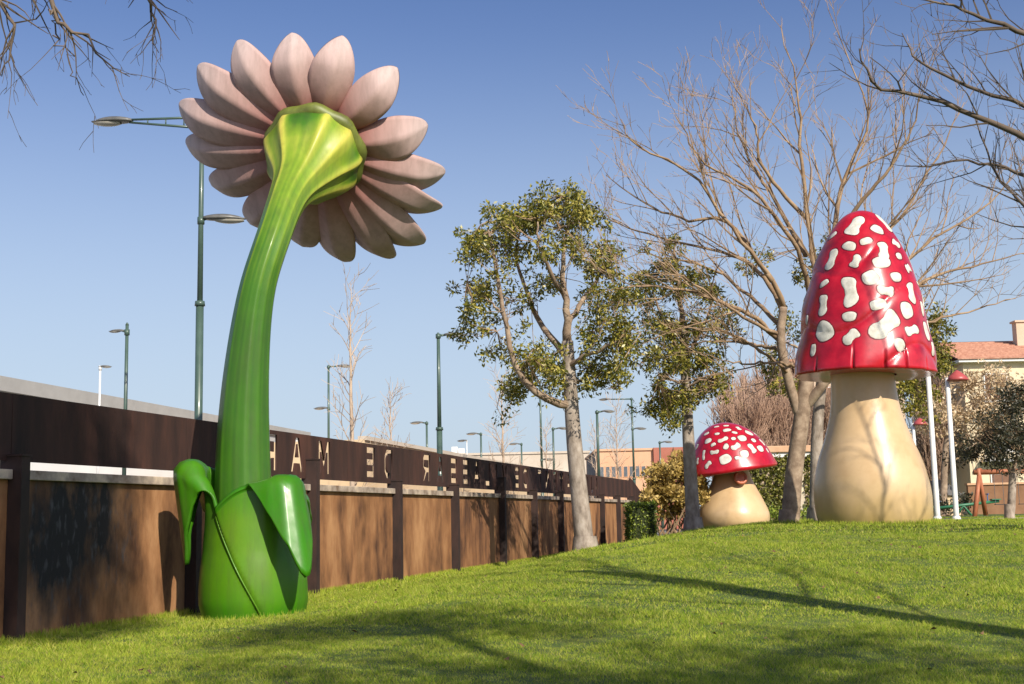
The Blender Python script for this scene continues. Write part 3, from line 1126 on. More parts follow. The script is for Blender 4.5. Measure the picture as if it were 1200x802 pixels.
sr_ = spline([(-.12, 1.20), (0, 1.25), (.10, 1.315), (.25, 1.315), (.42, 1.19), (.58, .985), (.75, .81), (.9, .745), (1.0, .73), (1.1, .70)], 50)
rows_ = []
for v, r in sr_:
    rows_.append([(mB.x - .12 * max(0, v) + r * (1 + .012 * math.sin(3 * t + 4 * v)) * math.sin(t), mB.y - r * math.cos(t), mB.z + HB * v) for t in np.linspace(0, 2 * math.pi, 72, endpoint=False)])
BIG = [(318, 138, 62, 100, 'b', 65), (405, 160, 52, 36, 'o', -25), (455, 120, 40, 90, 'b', 110), (235, 165, 42, 22, 'o', 35), (275, 235, 34, 52, 'o', -20), (343, 217, 46, 30, 'o', 20), (205, 283, 46, 88, 'b', 80), (287, 308, 38, 54, 'b', 65),
       (408, 262, 50, 78, 'b', 80), (392, 318, 70, 45, 'o', 5), (480, 222, 40, 40, 'b', 140), (480, 283, 26, 30, 'o', 0), (565, 300, 34, 92, 'b', 110), (522, 333, 40, 40, 'b', 20), (168, 390, 42, 34, 'o', 30), (335, 385, 54, 58, 'o', 30), (450, 380, 46, 36, 'o', 0),
       (248, 440, 66, 118, 'b', 100), (395, 442, 66, 44, 'b', -10), (513, 445, 44, 88, 'b', 75), (570, 390, 30, 32, 'o', 0), (152, 485, 36, 82, 'b', 95), (352, 503, 62, 38, 'o', 15), (477, 525, 50, 62, 'o', 110), (568, 505, 26, 56, 'o', 95), (598, 462, 20, 66, 'b', 95),
       (237, 550, 52, 34, 'o', -5), (375, 590, 130, 78, 'b', 42), (143, 602, 66, 78, 'o', 130), (235, 637, 66, 50, 'b', 45), (490, 610, 64, 44, 'b', 15), (577, 600, 40, 72, 'o', 90), (605, 575, 20, 50, 'o', 90), (427, 675, 40, 48, 'o', 120), (102, 675, 22, 46, 'o', 90),
       (605, 672, 20, 52, 'b', 90), (98, 535, 22, 36, 'o', 90), (527, 200, 18, 36, 'o', 100)]
def spot_params(lst, ox, oy, sc, capcx, ytop, ybot, halfw, Kd, seed):
    rnd = random.Random(seed)
    res = []
    for cx, cy, w_, h_, ty, ang in lst:
        X, Y = ox + cx / sc, oy + cy / sc
        s = (Y - ytop) / (ybot - ytop)
        s = min(.97, max(.03, s))
        hw = halfw(s)
        u = max(-.97, min(.97, (X - capcx(s)) / hw))
        th = math.asin(u)
        a = max(w_, h_) / sc * Kd / 2 * 1.15
        b = min(w_, h_) / sc * Kd / 2 * 1.2
        if abs(u) > .8:
            b = a * .6
        if ty == 'b':
            ol = bean(a, b, .45, rnd.uniform(-.35, .35), math.radians(ang))
        else:
            ol = bean(a, b, .0, rnd.uniform(-.15, .15), math.radians(ang if w_ != h_ else rnd.uniform(0, 180)))
        res.append((th, s, a, ol))
    return res
spots = spot_params(BIG, 920, 230, 3.647, lambda s: 1017 + 5 * (1 - s), 243, 440, lambda s: np.interp(s, capR[:, 0], capR[:, 1]) * 1.55 / K, K, 4)
rnd = random.Random(8)
back = []
for _ in range(400):
    th, s = rnd.uniform(1.75, 4.5), rnd.uniform(.08, .93)
    r = np.interp(s, capR[:, 0], capR[:, 1]) * 1.55
    if all(math.hypot((th - t2) * r, (s - s2) * HC) > .55 for t2, s2, _, _ in back):
        a = rnd.uniform(.14, .28)
        back.append((th, s, a, bean(a, a * rnd.uniform(.5, .8), rnd.choice((0, .36)), rnd.uniform(-.3, .3), rnd.uniform(0, 3.1))))
make_mushroom('tall red bell capped toadstool sculpture with white spots on fat cream stem', mB, capB, rows_, spots + back, 0, 1, 560, 90, M['mstem'])

# --- small domed mushroom
YS = 50.0
bxs = P(860, 610, YS).x
mS = Vector((bxs, YS, gz(bxs, YS) - .03))
KS = YS / FPX
HBs = (613 - 548) * KS
HCs = (548 - 490) * KS
capRs = spline([(0, 0), (.04, .27), (.12, .45), (.26, .64), (.48, .82), (.72, .94), (.9, 1.01), (1.0, 1.04)], 60)
RS = 51 * KS
def capS_(th, s, off):
    r = np.interp(s, capRs[:, 0], capRs[:, 1]) * RS
    if s < .04:
        r = RS * .27 * math.sqrt(s / .04)
    r *= 1 + .01 * math.sin(6 * th + 4 * s) * s
    if s > .95:
        r *= 1 - .03 * ((s - .95) / .05) ** 2
    rr = r + off
    x = rr * math.sin(th)
    return Vector((mS.x + .02 - .22 * (1 - s) + x, mS.y - rr * math.cos(th), mS.z + HBs + HCs * (1 - s) + .13 * x * s + off * .5))
rows_ = []
for v, r in spline([(-.1, .98), (0, 1.08), (.12, 1.20), (.28, 1.20), (.5, 1.02), (.75, .78), (.95, .62), (1.15, .56)], 40):
    rows_.append([(mS.x + r * 1.13 * math.sin(t), mS.y - r * 1.13 * math.cos(t), mS.z + HBs * v) for t in np.linspace(0, 2 * math.pi, 56, endpoint=False)])
SM = [(97, 407, 45, 38, 'o', 20), (178, 395, 35, 30, 'o', 0), (215, 375, 28, 42, 'b', 110), (253, 378, 26, 32, 'o', 0), (58, 375, 36, 20, 'b', 0), (145, 360, 40, 26, 'b', 30), (30, 420, 34, 22, 'b', 45), (40, 328, 30, 22, 'o', 20), (97, 328, 42, 22, 'b', 25), (178, 328, 36, 28, 'o', 0), (105, 358, 18, 26, 'o', 60),
      (140, 328, 18, 14, 'o', 0), (145, 408, 18, 14, 'o', 0), (57, 345, 22, 14, 'o', 30), (215, 305, 36, 24, 'o', -30), (228, 340, 22, 18, 'o', 0), (120, 290, 32, 18, 'o', 10), (172, 283, 24, 22, 'b', 90), (78, 303, 20, 12, 'o', 0), (150, 302, 22, 12, 'o', -20), (40, 298, 26, 14, 'o', 30), (83, 272, 22, 10, 'o', 10),
      (122, 270, 22, 10, 'o', 0), (18, 380, 16, 40, 'b', 90), (270, 350, 18, 32, 'b', 110), (287, 388, 12, 20, 'o', 90), (250, 310, 22, 14, 'o', -40), (0, 345, 16, 24, 'o', 90), (-5, 400, 18, 26, 'b', 90)]
SM = [(a_, b_, c_ * .95, d_ * .95, e_, f_) for a_, b_, c_, d_, e_, f_ in SM]
spots = spot_params(SM, 820, 420, 3.647, lambda s: 862 - 7 * (1 - s), 489, 546, lambda s: np.interp(s, capRs[:, 0], capRs[:, 1]) * RS / KS, KS, 5)
back = []
for _ in range(300):
    th, s = rnd.uniform(1.7, 4.6), rnd.uniform(.08, .93)
    r = np.interp(s, capRs[:, 0], capRs[:, 1]) * RS
    if all(math.hypot((th - t2) * r, (s - s2) * HCs) > .5 for t2, s2, _, _ in back):
        a = rnd.uniform(.12, .24)
        back.append((th, s, a, bean(a, a * .65, rnd.choice((0, .36)), rnd.uniform(-.3, .3), rnd.uniform(0, 3.1))))
mroot, _ = make_mushroom('squat red domed toadstool house with a round window in its stem', mS, capS_, rows_, spots + back, 0, 2, 96, 60, M['mstem2'])
# round window
wp = P(868, 560, YS - 1.02)
nrm = Vector((.22, -.95, .25)).normalized()
wx = nrm.cross(Vector((0, 0, 1))).normalized()
wy = wx.cross(nrm)
mb = MB()
rows_ = []
for j in range(28):
    f = 2 * math.pi * j / 28
    rad = wx * math.cos(f) + wy * math.sin(f)
    rows_.append([wp + rad * (.215 + .06 * math.cos(g)) + nrm * (.06 * math.sin(g)) for g in np.linspace(0, 2 * math.pi, 10, endpoint=False)])
rows_.append(rows_[0])
mb.grid(rows_, True)
wn = mb.build('window_ring', M['ringred'], mroot, True)
mb = MB()
mb.tube([wp - nrm * .2, wp + nrm * .012], [.2, .2], 24)
mb.build('pane', M['ringred'], wn)

# ------------------------------------------------------------------ trees
class Tree:
    def __init__(s, seed):
        s.r = random.Random(seed)
        s.tw = MB()
        s.tips = []
    def limb(s, mb, pts, r0, r1, n=8, seg=16, wob=0.0):
        c = spline(pts, seg)
        if wob:
            for i in range(1, seg - 1):
                c[i] += np.array([s.r.gauss(0, wob) for _ in range(3)])
        rad = [r0 + (r1 - r0) * (i / (seg - 1)) ** .8 for i in range(seg)]
        mb.tube(c, rad, n)
        return c, rad
    def grow(s, c, rad, level, dens, ln0, ln1, upb=.35, start=.2, ang=(.5, 1.0), tip=True, nmax=3, rmin=.004):
        """side twigs along the polyline c; recursive"""
        r = s.r
        seg = len(c)
        L_ = float(np.sum(np.linalg.norm(np.diff(c, axis=0), axis=1)))
        cnt = max(1, int(L_ * dens * (1 - start) * r.uniform(.8, 1.2)))
        for q in range(cnt):
            t = start + (1 - start) * (q + r.random()) / cnt
            f = t * (seg - 1)
            i = min(int(f), seg - 2)
            p = c[i] + (c[i + 1] - c[i]) * (f - i)
            tan = Vector(c[min(i + 1, seg - 1)] - c[i]).normalized()
            rd = Vector((r.gauss(0, 1), r.gauss(0, 1), r.gauss(0, 1)))
            perp = rd - tan * rd.dot(tan)
            if perp.length < 1e-3:
                continue
            perp.normalize()
            a = r.uniform(*ang)
            d = (tan * math.cos(a) + perp * math.sin(a) + Vector((0, 0, upb))).normalized()
            ln = r.uniform(ln0, ln1) * (1.15 - .6 * t)
            rr = max(rmin, min(rad[i] * .65, ln * .0125 + .004))
            k = 5 if level < nmax else 4
            pts = [Vector(p)]
            for j in range(1, k):
                d = (d + Vector((r.gauss(0, .13), r.gauss(0, .13), r.gauss(0, .13) + upb * .12))).normalized()
                pts.append(pts[-1] + d * (ln / (k - 1)))
            rads = [max(rmin * .6, rr * (1 - .75 * j / (k - 1))) for j in range(k)]
            s.tw.tube(pts, rads, 4 if level == 1 else 3, cap=False)
            s.tips.append(pts[-1])
            if level < nmax:
                s.grow(np.array([list(x) for x in pts]), rads, level + 1, dens * 1.35, ln0 * .5, ln1 * .5, upb, .2, ang, tip, nmax, rmin)
    def extend_tip(s, c, rad, ln):
        pass

def leaf_cloud(r, centers, rad, n, size, asp=.42, droop=.35):
    """n leaves round each centre: small folded quads"""
    g = np.random.default_rng(r)
    C = np.repeat(np.array([list(c) for c in centers]), n, axis=0)
    N = len(C)
    rr = np.array(rad if hasattr(rad, '__len__') else [rad] * len(centers))
    off = g.normal(0, 1, (N, 3))
    off /= np.linalg.norm(off, axis=1)[:, None]
    off *= (g.random(N) ** .45)[:, None] * np.repeat(rr, n)[:, None]
    C = C + off
    d = g.normal(0, 1, (N, 3)) + off / np.repeat(rr, n)[:, None] * .8
    d[:, 2] -= droop
    d /= np.linalg.norm(d, axis=1)[:, None]
    e = g.normal(0, 1, (N, 3))
    e -= d * np.sum(d * e, 1)[:, None]
    e /= np.linalg.norm(e, axis=1)[:, None]
    nn = np.cross(d, e)
    s = (g.uniform(.65, 1.25, N) * size)[:, None]
    a = C
    b = C + d * s * .5 + e * s * asp * .5 + nn * s * .06
    c = C + d * s
    f = C + d * s * .5 - e * s * asp * .5 + nn * s * .06
    return np.stack([a, b, c, f], 1).reshape(-1, 3)

def px_limb(pts):
    return [P(*p) for p in pts]

# --- leafy tree by the fence
def leafy_tree(name, label, trunk, tr, limbs, clumps, leafn, leafs, seed, bark='bark_grey', leafmat='leaf', twdens=2.2, cr_=.36):
    T = Tree(seed)
    base = P(*trunk[0])
    base.z = gz(base.x, base.y) - .05
    t = root(name, label, 'tree', base)
    mb = MB()
    tp = px_limb(trunk)
    tp[0] = base
    T.limb(mb, [base - Vector((0, 0, .2))] + [base + (tp[1] - base) * .06] + tp[1:], tr[0], tr[1], 12, 26)
    # root flare
    mb.tube([base - Vector((0, 0, .15)), base + Vector((0, 0, .12)), base + Vector((0, 0, .5))], [tr[0] * 1.45, tr[0] * 1.18, tr[0] * .98], 12, cap=False)
    mb.build('trunk', M[bark], t, True)
    curves = []
    for lp, r0, r1 in limbs:
        mb = MB()
        c, rad = T.limb(mb, px_limb(lp), r0, r1, 7, 14, .02)
        mb.build('limb', M['bark_tan'], t, True)
        T.grow(c, rad, 1, twdens, .5, 1.1, .25, .25, (.5, 1.1), nmax=2, rmin=.006)
    centers = []
    rads = []
    rr = random.Random(seed + 1)
    for px, py, y, w_, n in clumps:
        for _ in range(n):
            q = P(px + rr.gauss(0, w_ * .45), py + rr.gauss(0, w_ * .38), y + rr.gauss(0, .7))
            centers.append(q)
            rads.append(cr_ * rr.uniform(.5, 1.0))
            centers.append(q + Vector((rr.gauss(0, .26), rr.gauss(0, .26), rr.gauss(0, .22))))
            rads.append(cr_ * rr.uniform(.35, .8))
            # a twig from the nearest limb tip
    tips = T.tips
    for q in centers:
        if tips:
            near = min((tips[k] for k in range(0, len(tips), 2)), key=lambda x: (x - q).length_squared)
            if (near - q).length < 2.6:
                mid = (near + q) / 2 + Vector((rr.gauss(0, .1), rr.gauss(0, .1), rr.gauss(0, .1) - .05))
                T.tw.tube([near, mid, q], [.012, .01, .006], 3, cap=False)
    T.tw.build('twigs', M['twig'] if bark != 'bark_dark' else M['twig_dark'], t, kind='stuff')
    ex = [x for k, x in enumerate(tips) if k % 9 == 0]
    raw_mesh('crown', leaf_cloud(seed, centers + ex, rads + [cr_ * .35] * len(ex), leafn, leafs), 4, M[leafmat], t, 'stuff')
    return t

Y1 = 33.0
leafy_tree('evergreen_tree', 'leafy evergreen tree with a pale bare trunk next to the fence', [(686, 642, Y1), (680, 590, Y1), (673, 520, Y1), (668, 450, Y1), (665, 400, Y1)], (.30, .15), [
    ([(667, 475, Y1), (640, 468, Y1 - .5), (610, 440, Y1 - .8), (595, 395, Y1 - .9), (588, 350, Y1 - .9), (578, 300, Y1 - .8), (572, 270, Y1 - .6)], .12, .03),
    ([(666, 420, Y1), (648, 400, Y1 + .4), (628, 370, Y1 + .8), (615, 335, Y1 + .9), (604, 300, Y1 + 1), (612, 262, Y1 + 1)], .11, .025),
    ([(665, 402, Y1), (664, 360, Y1 - .2), (660, 320, Y1 - .3), (664, 275, Y1 - .4), (676, 235, Y1 - .4)], .13, .02),
    ([(666, 430, Y1), (690, 415, Y1 - .6), (715, 405, Y1 - 1), (735, 390, Y1 - 1.2)], .08, .02),
    ([(665, 380, Y1), (685, 350, Y1 + .6), (702, 325, Y1 + .9), (718, 300, Y1 + 1)], .09, .02),
    ([(663, 350, Y1), (645, 320, Y1 - 1), (632, 290, Y1 - 1.4), (630, 260, Y1 - 1.5)], .08, .02),
    ([(667, 440, Y1), (640, 425, Y1 + .8), (615, 430, Y1 + 1.4), (600, 440, Y1 + 1.6)], .06, .02),
    ([(590, 370, Y1 - .9), (570, 350, Y1 - .7), (552, 345, Y1 - .5)], .035, .012),
    ([(666, 445, Y1), (690, 450, Y1 + .8), (710, 450, Y1 + 1.3)], .06, .02)], [
    (585, 265, Y1 - .6, 26, 14), (556, 280, Y1 - .6, 16, 6), (548, 300, Y1 - .4, 9, 3), (615, 260, Y1, 24, 10), (640, 245, Y1 - .4, 22, 8), (665, 240, Y1 - .4, 26, 12), (688, 255, Y1, 20, 7), (640, 290, Y1 - 1, 22, 6), (600, 300, Y1, 20, 6),
    (672, 285, Y1, 22, 6), (570, 335, Y1 - .6, 16, 4), (558, 350, Y1 - .5, 12, 4), (545, 395, Y1 - .5, 8, 2), (575, 380, Y1, 14, 3), (605, 345, Y1, 18, 4), (640, 335, Y1, 18, 3), (700, 320, Y1 + .5, 24, 9), (725, 345, Y1, 22, 9), (712, 375, Y1, 24, 9),
    (735, 400, Y1 - .8, 18, 7), (700, 400, Y1, 22, 7), (720, 430, Y1 - .6, 20, 8), (690, 445, Y1, 18, 6), (640, 425, Y1, 24, 9), (615, 440, Y1 + 1, 18, 8), (605, 465, Y1 + .4, 10, 4), (650, 445, Y1, 20, 7), (620, 410, Y1, 16, 4), (715, 300, Y1 + .8, 16, 5), (545, 375, Y1, 8, 2), (585, 415, Y1, 12, 3)],
    52, .13, 21)

# --- second leafy tree, on the brow of the lawn
Y2 = 37.0
leafy_tree('evergreen_tree', 'slim grey trunked evergreen tree left of the squat toadstool house', [(813, 628, Y2), (810, 570, Y2), (806, 500, Y2), (803, 430, Y2), (800, 380, Y2)], (.26, .12), [
    ([(803, 430, Y2), (790, 400, Y2 - .5), (775, 370, Y2 - .8), (765, 340, Y2 - .9)], .08, .02),
    ([(803, 420, Y2), (818, 395, Y2 + .5), (832, 365, Y2 + .8), (838, 335, Y2 + .9)], .08, .02),
    ([(800, 385, Y2), (796, 340, Y2), (792, 300, Y2), (790, 275, Y2)], .09, .02),
    ([(804, 450, Y2), (785, 445, Y2 - .8), (770, 440, Y2 - 1.2)], .05, .02),
    ([(804, 455, Y2), (822, 445, Y2 - .4), (838, 438, Y2 - .8)], .05, .02)], [
    (785, 310, Y2, 22, 8), (770, 345, Y2, 22, 9), (800, 335, Y2, 22, 8), (830, 340, Y2, 22, 8), (845, 375, Y2, 18, 5), (765, 385, Y2, 20, 8), (790, 385, Y2, 22, 9), (820, 395, Y2, 20, 8), (772, 425, Y2 - .6, 20, 9), (800, 425, Y2, 22, 10), (828, 425, Y2, 18, 8), (775, 460, Y2 - .4, 16, 8), (795, 465, Y2, 16, 8),
    (785, 490, Y2, 12, 6), (820, 460, Y2, 16, 6), (838, 445, Y2, 10, 3), (750, 330, Y2, 14, 3), (765, 480, Y2, 8, 3)], 54, .13, 33)

# --- third leafy tree, behind the tall mushroom
Y3 = 38.0
leafy_tree('evergreen_tree', 'evergreen tree with grey trunk standing close behind the tall toadstool', [(957, 612, Y3), (957, 560, Y3), (958, 500, Y3), (965, 430, Y3), (975, 380, Y3)], (.26, .13), [
    ([(966, 430, Y3), (990, 390, Y3), (1030, 350, Y3 + .5), (1070, 340, Y3 + 1)], .09, .02),
    ([(964, 440, Y3), (940, 410, Y3), (915, 400, Y3)], .08, .02),
    ([(970, 400, Y3), (968, 350, Y3), (955, 310, Y3), (950, 285, Y3)], .09, .02),
    ([(966, 450, Y3), (1010, 430, Y3), (1060, 420, Y3), (1095, 410, Y3)], .08, .02)], [
    (905, 430, Y3, 14, 5), (915, 455, Y3, 12, 4), (955, 310, Y3, 20, 6), (1070, 380, Y3, 20, 8), (1090, 400, Y3, 18, 8), (1100, 430, Y3, 14, 6), (1065, 450, Y3, 14, 7), (1068, 475, Y3, 12, 6), (1100, 380, Y3, 16, 6), (1060, 410, Y3, 16, 6), (930, 380, Y3, 18, 4), (1090, 460, Y3, 8, 3), (985, 300, Y3, 16, 4), (890, 300, Y3, 20, 3)], 65, .125, 44)

# --- big bare tree
def bare_tree(name, label, trunk, limbs, seed, mats=('bark_tan', 'twig'), dens=2.0, ln=(.9, 2.0), upb=.4, nmax=3, base=None, rmin=.005, ang=(.45, .95), start=.2):
    T = Tree(seed)
    b = base.copy() if base is not None else P(*trunk[0][0][0])
    if base is None:
        b.z = gz(b.x, b.y) - .05
    t = root(name, label, 'tree', b)
    for k, (lp, r0, r1) in enumerate(trunk):
        mb = MB()
        pts = [p if isinstance(p, Vector) else P(*p) for p in lp]
        if k == 0:
            pts[0] = b - Vector((0, 0, .15))
            mb.tube([b - Vector((0, 0, .15)), b + Vector((0, 0, .1)), b + Vector((0, 0, .45))], [r0 * 1.4, r0 * 1.15, r0 * .97], 12, cap=False)
        T.limb(mb, pts, r0, r1, 12, 22)
        mb.build('trunk', M[mats[0]], t, True)
    for lp, r0, r1 in limbs:
        mb = MB()
        pts = [p if isinstance(p, Vector) else P(*p) for p in lp]
        c, rad = T.limb(mb, pts, r0, r1, 7, 20, .025)
        mb.build('limb', M[mats[1]], t, True)
        T.grow(c, rad, 1, dens, ln[0], ln[1], upb, start, ang, nmax=nmax, rmin=rmin)
    T.tw.build('twigs', M[mats[1]], t, kind='stuff')
    return t
YT = 35.0
q = YT
bare_tree('bare_tree', 'big spreading leafless tree behind the tall toadstool', [
    ([(925, 619, q), (930, 560, q), (938, 500, q), (944, 455, q), (948, 420, q)], .26, .19),
    ([(938, 490, q), (925, 450, q), (915, 400, q - .2), (918, 360, q - .3)], .15, .11),
    ([(945, 475, q), (965, 450, q - .3), (990, 410, q - .5)], .15, .11)], [
    ([(948, 420, q), (955, 350, q), (950, 290, q - .3), (937, 180, q - .5), (937, 120, q - .6), (915, 30, q - .7)], .12, .010),
    ([(948, 420, q), (965, 330, q + .5), (985, 227, q + 1), (1001, 183, q + 1.2), (1016, 131, q + 1.3), (970, 10, q + 1.4)], .12, .010),
    ([(950, 350, q), (930, 285, q - 1), (885, 227, q - 1.8), (824, 188, q - 2.4), (791, 135, q - 2.8)], .085, .010),
    ([(918, 360, q - .3), (900, 320, q - .8), (863, 275, q - 1.5), (811, 205, q - 2), (745, 170, q - 2.4), (728, 140, q - 2.5)], .085, .010),
    ([(918, 365, q - .3), (890, 320, q), (854, 297, q), (758, 275, q + .5), (706, 253, q + .8)], .085, .010),
    ([(905, 330, q - .8), (854, 262, q - .6), (802, 257, q - .4), (750, 236, q - .2), (710, 205, q)], .07, .010),
    ([(915, 400, q), (880, 370, q - 1), (820, 345, q - 2), (760, 335, q - 2.6), (715, 340, q - 3)], .08, .010),
    ([(915, 410, q), (890, 405, q + 1), (840, 400, q + 1.6), (780, 405, q + 2)], .07, .010),
    ([(925, 440, q), (890, 410, q - 1.5), (850, 390, q - 2.2), (800, 385, q - 2.8)], .05, .010),
    ([(960, 330, q), (1000, 250, q - 1), (1040, 200, q - 1.6), (1070, 150, q - 2), (1080, 95, q - 2.2)], .085, .010),
    ([(955, 350, q), (1010, 300, q + 1), (1051, 262, q + 1.6), (1099, 183, q + 2), (1130, 120, q + 2.2)], .085, .010),
    ([(990, 410, q - .5), (1040, 340, q - .5), (1073, 297, q), (1151, 244, q + .4), (1200, 192, q + .6)], .085, .010),
    ([(990, 410, q - .5), (1050, 360, q + .5), (1086, 327, q + 1), (1140, 312, q + 1.2), (1205, 296, q + 1.3)], .09, .012),
    ([(985, 415, q), (1060, 385, q + 1), (1120, 370, q + 1.5), (1190, 350, q + 2)], .07, .012),
    ([(912, 380, q), (870, 340, q + 1.2), (820, 310, q + 2), (770, 300, q + 2.5), (735, 290, q + 2.8)], .07, .010),
    ([(916, 395, q), (860, 365, q - 2), (810, 330, q - 3), (770, 305, q - 3.6)], .06, .010),
    ([(930, 430, q), (900, 425, q - 1.8), (860, 425, q - 2.6), (820, 415, q - 3.2)], .045, .010),
    ([(945, 300, q), (905, 230, q + 1), (870, 170, q + 1.4), (855, 100, q + 1.6)], .08, .010),
    ([(950, 260, q), (895, 200, q - .5), (885, 150, q - .6), (860, 95, q - .6)], .07, .010)],
    77, dens=2.3, ln=(1.1, 3.2), rmin=.0085, ang=(.35, .9), upb=.28)

# --- bare tree right of the frame, its limbs reach into the picture; throws the long shadow on the lawn
def V(*a):
    return Vector(a)
tb = Vector((13.0, 19.5, gz(13.0, 19.5) - .05))
q = 19.0
bare_tree('bare_tree', 'leafless tree whose branches reach in above the white park lamps', [
    ([tb, tb + V(0, 0, 2), tb + V(-.1, 0, 4), tb + V(-.2, 0, 5.5)], .24, .15)], [
    ([tb + V(-.1, 0, 4.2), P(1300, 215, q), P(1200, 161, q), P(1116, 122, q), P(1029, 100, q - .5), P(1007, 57, q - .7)], .09, .010),
    ([tb + V(-.1, 0, 4.6), P(1300, 165, q + 1), P(1200, 126, q + 1.5), P(1086, 79, q + 1.8), P(1057, 39, q + 2)], .08, .008),
    ([tb + V(-.15, 0, 5.0), P(1300, 80, q - .6), P(1200, 39, q - 1), P(1138, 17, q - 1.2), P(1073, -2, q - 1.4)], .08, .010),
    ([tb + V(-.1, 0, 4.0), P(1290, 260, q + .5), P(1200, 205, q + 1), P(1130, 190, q + 1.4), P(1060, 195, q + 1.6)], .06, .008),
    ([tb + V(-.1, 0, 3.8), P(1290, 290, q), P(1210, 250, q + .2), P(1165, 200, q + .4), P(1140, 130, q + .5)], .05, .008),
    ([tb + V(-.2, 0, 5.3), tb + V(-1.0, -.6, 7.5), tb + V(-1.6, -1.0, 11), tb + V(-2.0, -1.2, 15)], .042, .010),
    ([tb + V(-.2, 0, 5.4), tb + V(-.2, .6, 9), tb + V(-.8, 1.2, 14.5)], .042, .010),
    ([tb + V(-.2, 0, 5.4), tb + V(1.0, -.4, 7.5), tb + V(2.0, -.6, 9.5)], .042, .010)],
    91, mats=('bark_tan', 'twig_dark'), dens=2.6, ln=(.6, 1.7), upb=.25, base=tb, rmin=.006)
# --- tree right of the viewer: its trunk throws the long shadow on the lawn, its crown the twig shadows on the fence
tb = Vector((8.1, 6.5, gz(8.1, 6.5) - .05))
bare_tree('bare_tree', 'leafless tree right of the viewer throwing a long trunk shadow', [
    ([tb, tb + V(0, 0, 2.5), tb + V(.1, -.1, 5), tb + V(-.1, 0, 8), tb + V(-.3, .1, 10.5)], .36, .20)], [
    ([tb + V(0, 0, 5.5), tb + V(1.5, .2, 8), tb + V(2.2, 1, 10)], .045, .012),
    ([tb + V(0, 0, 6.5), tb + V(-.6, -1.5, 8.5), tb + V(-1, -2.6, 10.5)], .045, .012),
    ([tb + V(0, 0, 7), tb + V(1.4, 1.4, 9), tb + V(2, 2.4, 11.5)], .045, .012),
    ([tb + V(-.1, 0, 7.6), tb + V(-1.3, .8, 10), tb + V(-2.3, 1.4, 12.5)], .045, .012),
    ([tb + V(-.1, 0, 8), tb + V(-1.6, -.4, 10), tb + V(-3, -.6, 12.5)], .045, .012),
    ([tb + V(-.3, .1, 10.5), tb + V(-.5, .4, 12.5), tb + V(-.4, .8, 14)], .045, .012),
    ([tb + V(-.2, 0, 8.8), tb + V(-.6, 2, 11), tb + V(-1.2, 4, 12.6), tb + V(-1.8, 6, 13.6)], .045, .012),
    ([tb + V(-.2, 0, 9.2), tb + V(.2, 2.2, 11.2), tb + V(.4, 4.4, 12.2), tb + V(.2, 6.2, 12.8)], .045, .012),
    ([tb + V(-.2, 0, 9.6), tb + V(-1.4, 1.6, 11.8), tb + V(-2.2, 3.2, 13.6), tb + V(-2.4, 4.6, 15)], .045, .012),
    ([tb + V(-.2, .1, 9.5), tb + V(.6, .5, 11.5), tb + V(1.2, .6, 13.5)], .045, .012)],
    92, mats=('bark_tan', 'twig_dark'), dens=2.6, ln=(.7, 1.8), upb=.3, base=tb, rmin=.006)

# --- bare tree left of the frame with twigs hanging into the corner
tl = Vector((-8.6, 3.9, gz(-8.6, 3.9) - .05))
bare_tree('bare_tree', 'leafless tree with thin twigs hanging down above the street lamp', [
    ([tl, tl + V(0, 0, 2), tl + V(.1, .1, 4.2), tl + V(.2, .2, 6)], .2, .11)], [
    ([tl + V(.1, .1, 4.6), V(-6.4, 6.2, 6.4), P(-70, -130, 8.4), P(20, -50, 8.5), P(62, 12, 8.5), P(98, 46, 8.5), P(152, 90, 8.6)], .05, .003),
    ([tl + V(.1, .1, 4.3), V(-6.4, 6.2, 5.9), P(-90, -70, 8.1), P(-25, -30, 8.2), P(8, 12, 8.2), P(12, 50, 8.2), P(2, 90, 8.2)], .04, .003),
    ([tl + V(.1, .1, 5.0), V(-6.2, 6.6, 7.0), P(-20, -190, 9), P(110, -80, 9), P(165, -15, 9), P(180, 20, 9), P(186, 62, 9)], .045, .003),
    ([P(62, 12, 8.5), P(66, 40, 8.6), P(80, 70, 8.6), P(98, 112, 8.6)], .008, .003),
    ([tl + V(.2, .2, 5.6), tl + V(.6, 1.2, 7.5), tl + V(1.2, 2.4, 8.5)], .07, .01),
    ([tl + V(.2, .2, 6), tl + V(-.6, -.4, 8), tl + V(-1, -.6, 9.5)], .08, .01),
    ([tl + V(.2, .2, 6), tl + V(.2, .8, 8), tl + V(.4, 1, 9.5)], .08, .01)],
    58, mats=('bark_tan', 'twig_dark'), dens=3.2, ln=(.3, .75), upb=-.25, base=tl, rmin=.0028, start=.45, nmax=3, ang=(.4, .9))

# --- a leafy tree behind the viewer whose crown shades the lawn and the near fence
def shade_tree(base, crown_c, crown_r, n, seed, label):
    T = Tree(seed)
    t = root('evergreen_tree', label, 'tree', base)
    mb = MB()
    T.limb(mb, [base - V(0, 0, .2), base + V(0, 0, 3), base + V(.1, .1, 6), crown_c], .25, .1, 10, 16)
    mb.build('trunk', M['bark_grey'], t, True)
    r = random.Random(seed)
    cs = []
    for _ in range(n):
        v = V(r.gauss(0, 1), r.gauss(0, 1), r.gauss(0, 1)).normalized() * (r.random() ** .4)
        cs.append(crown_c + V(v.x * crown_r[0], v.y * crown_r[1], v.z * crown_r[2]))
    for q in cs[::3]:
        T.tw.tube([crown_c - V(0, 0, crown_r[2] * .6), (crown_c + q) / 2, q], [.04, .03, .01], 4, cap=False)
    T.tw.build('limbs', M['bark_tan'], t, kind='stuff')
    raw_mesh('crown', leaf_cloud(seed, cs, .5, 45, .16), 4, M['leaf'], t, 'stuff')
H_ = V(-math.sin(SUN_AZ), -math.cos(SUN_AZ), 0)
tgt = fence_pt(16.6, 0, 0)
bs = tgt - H_ * 24
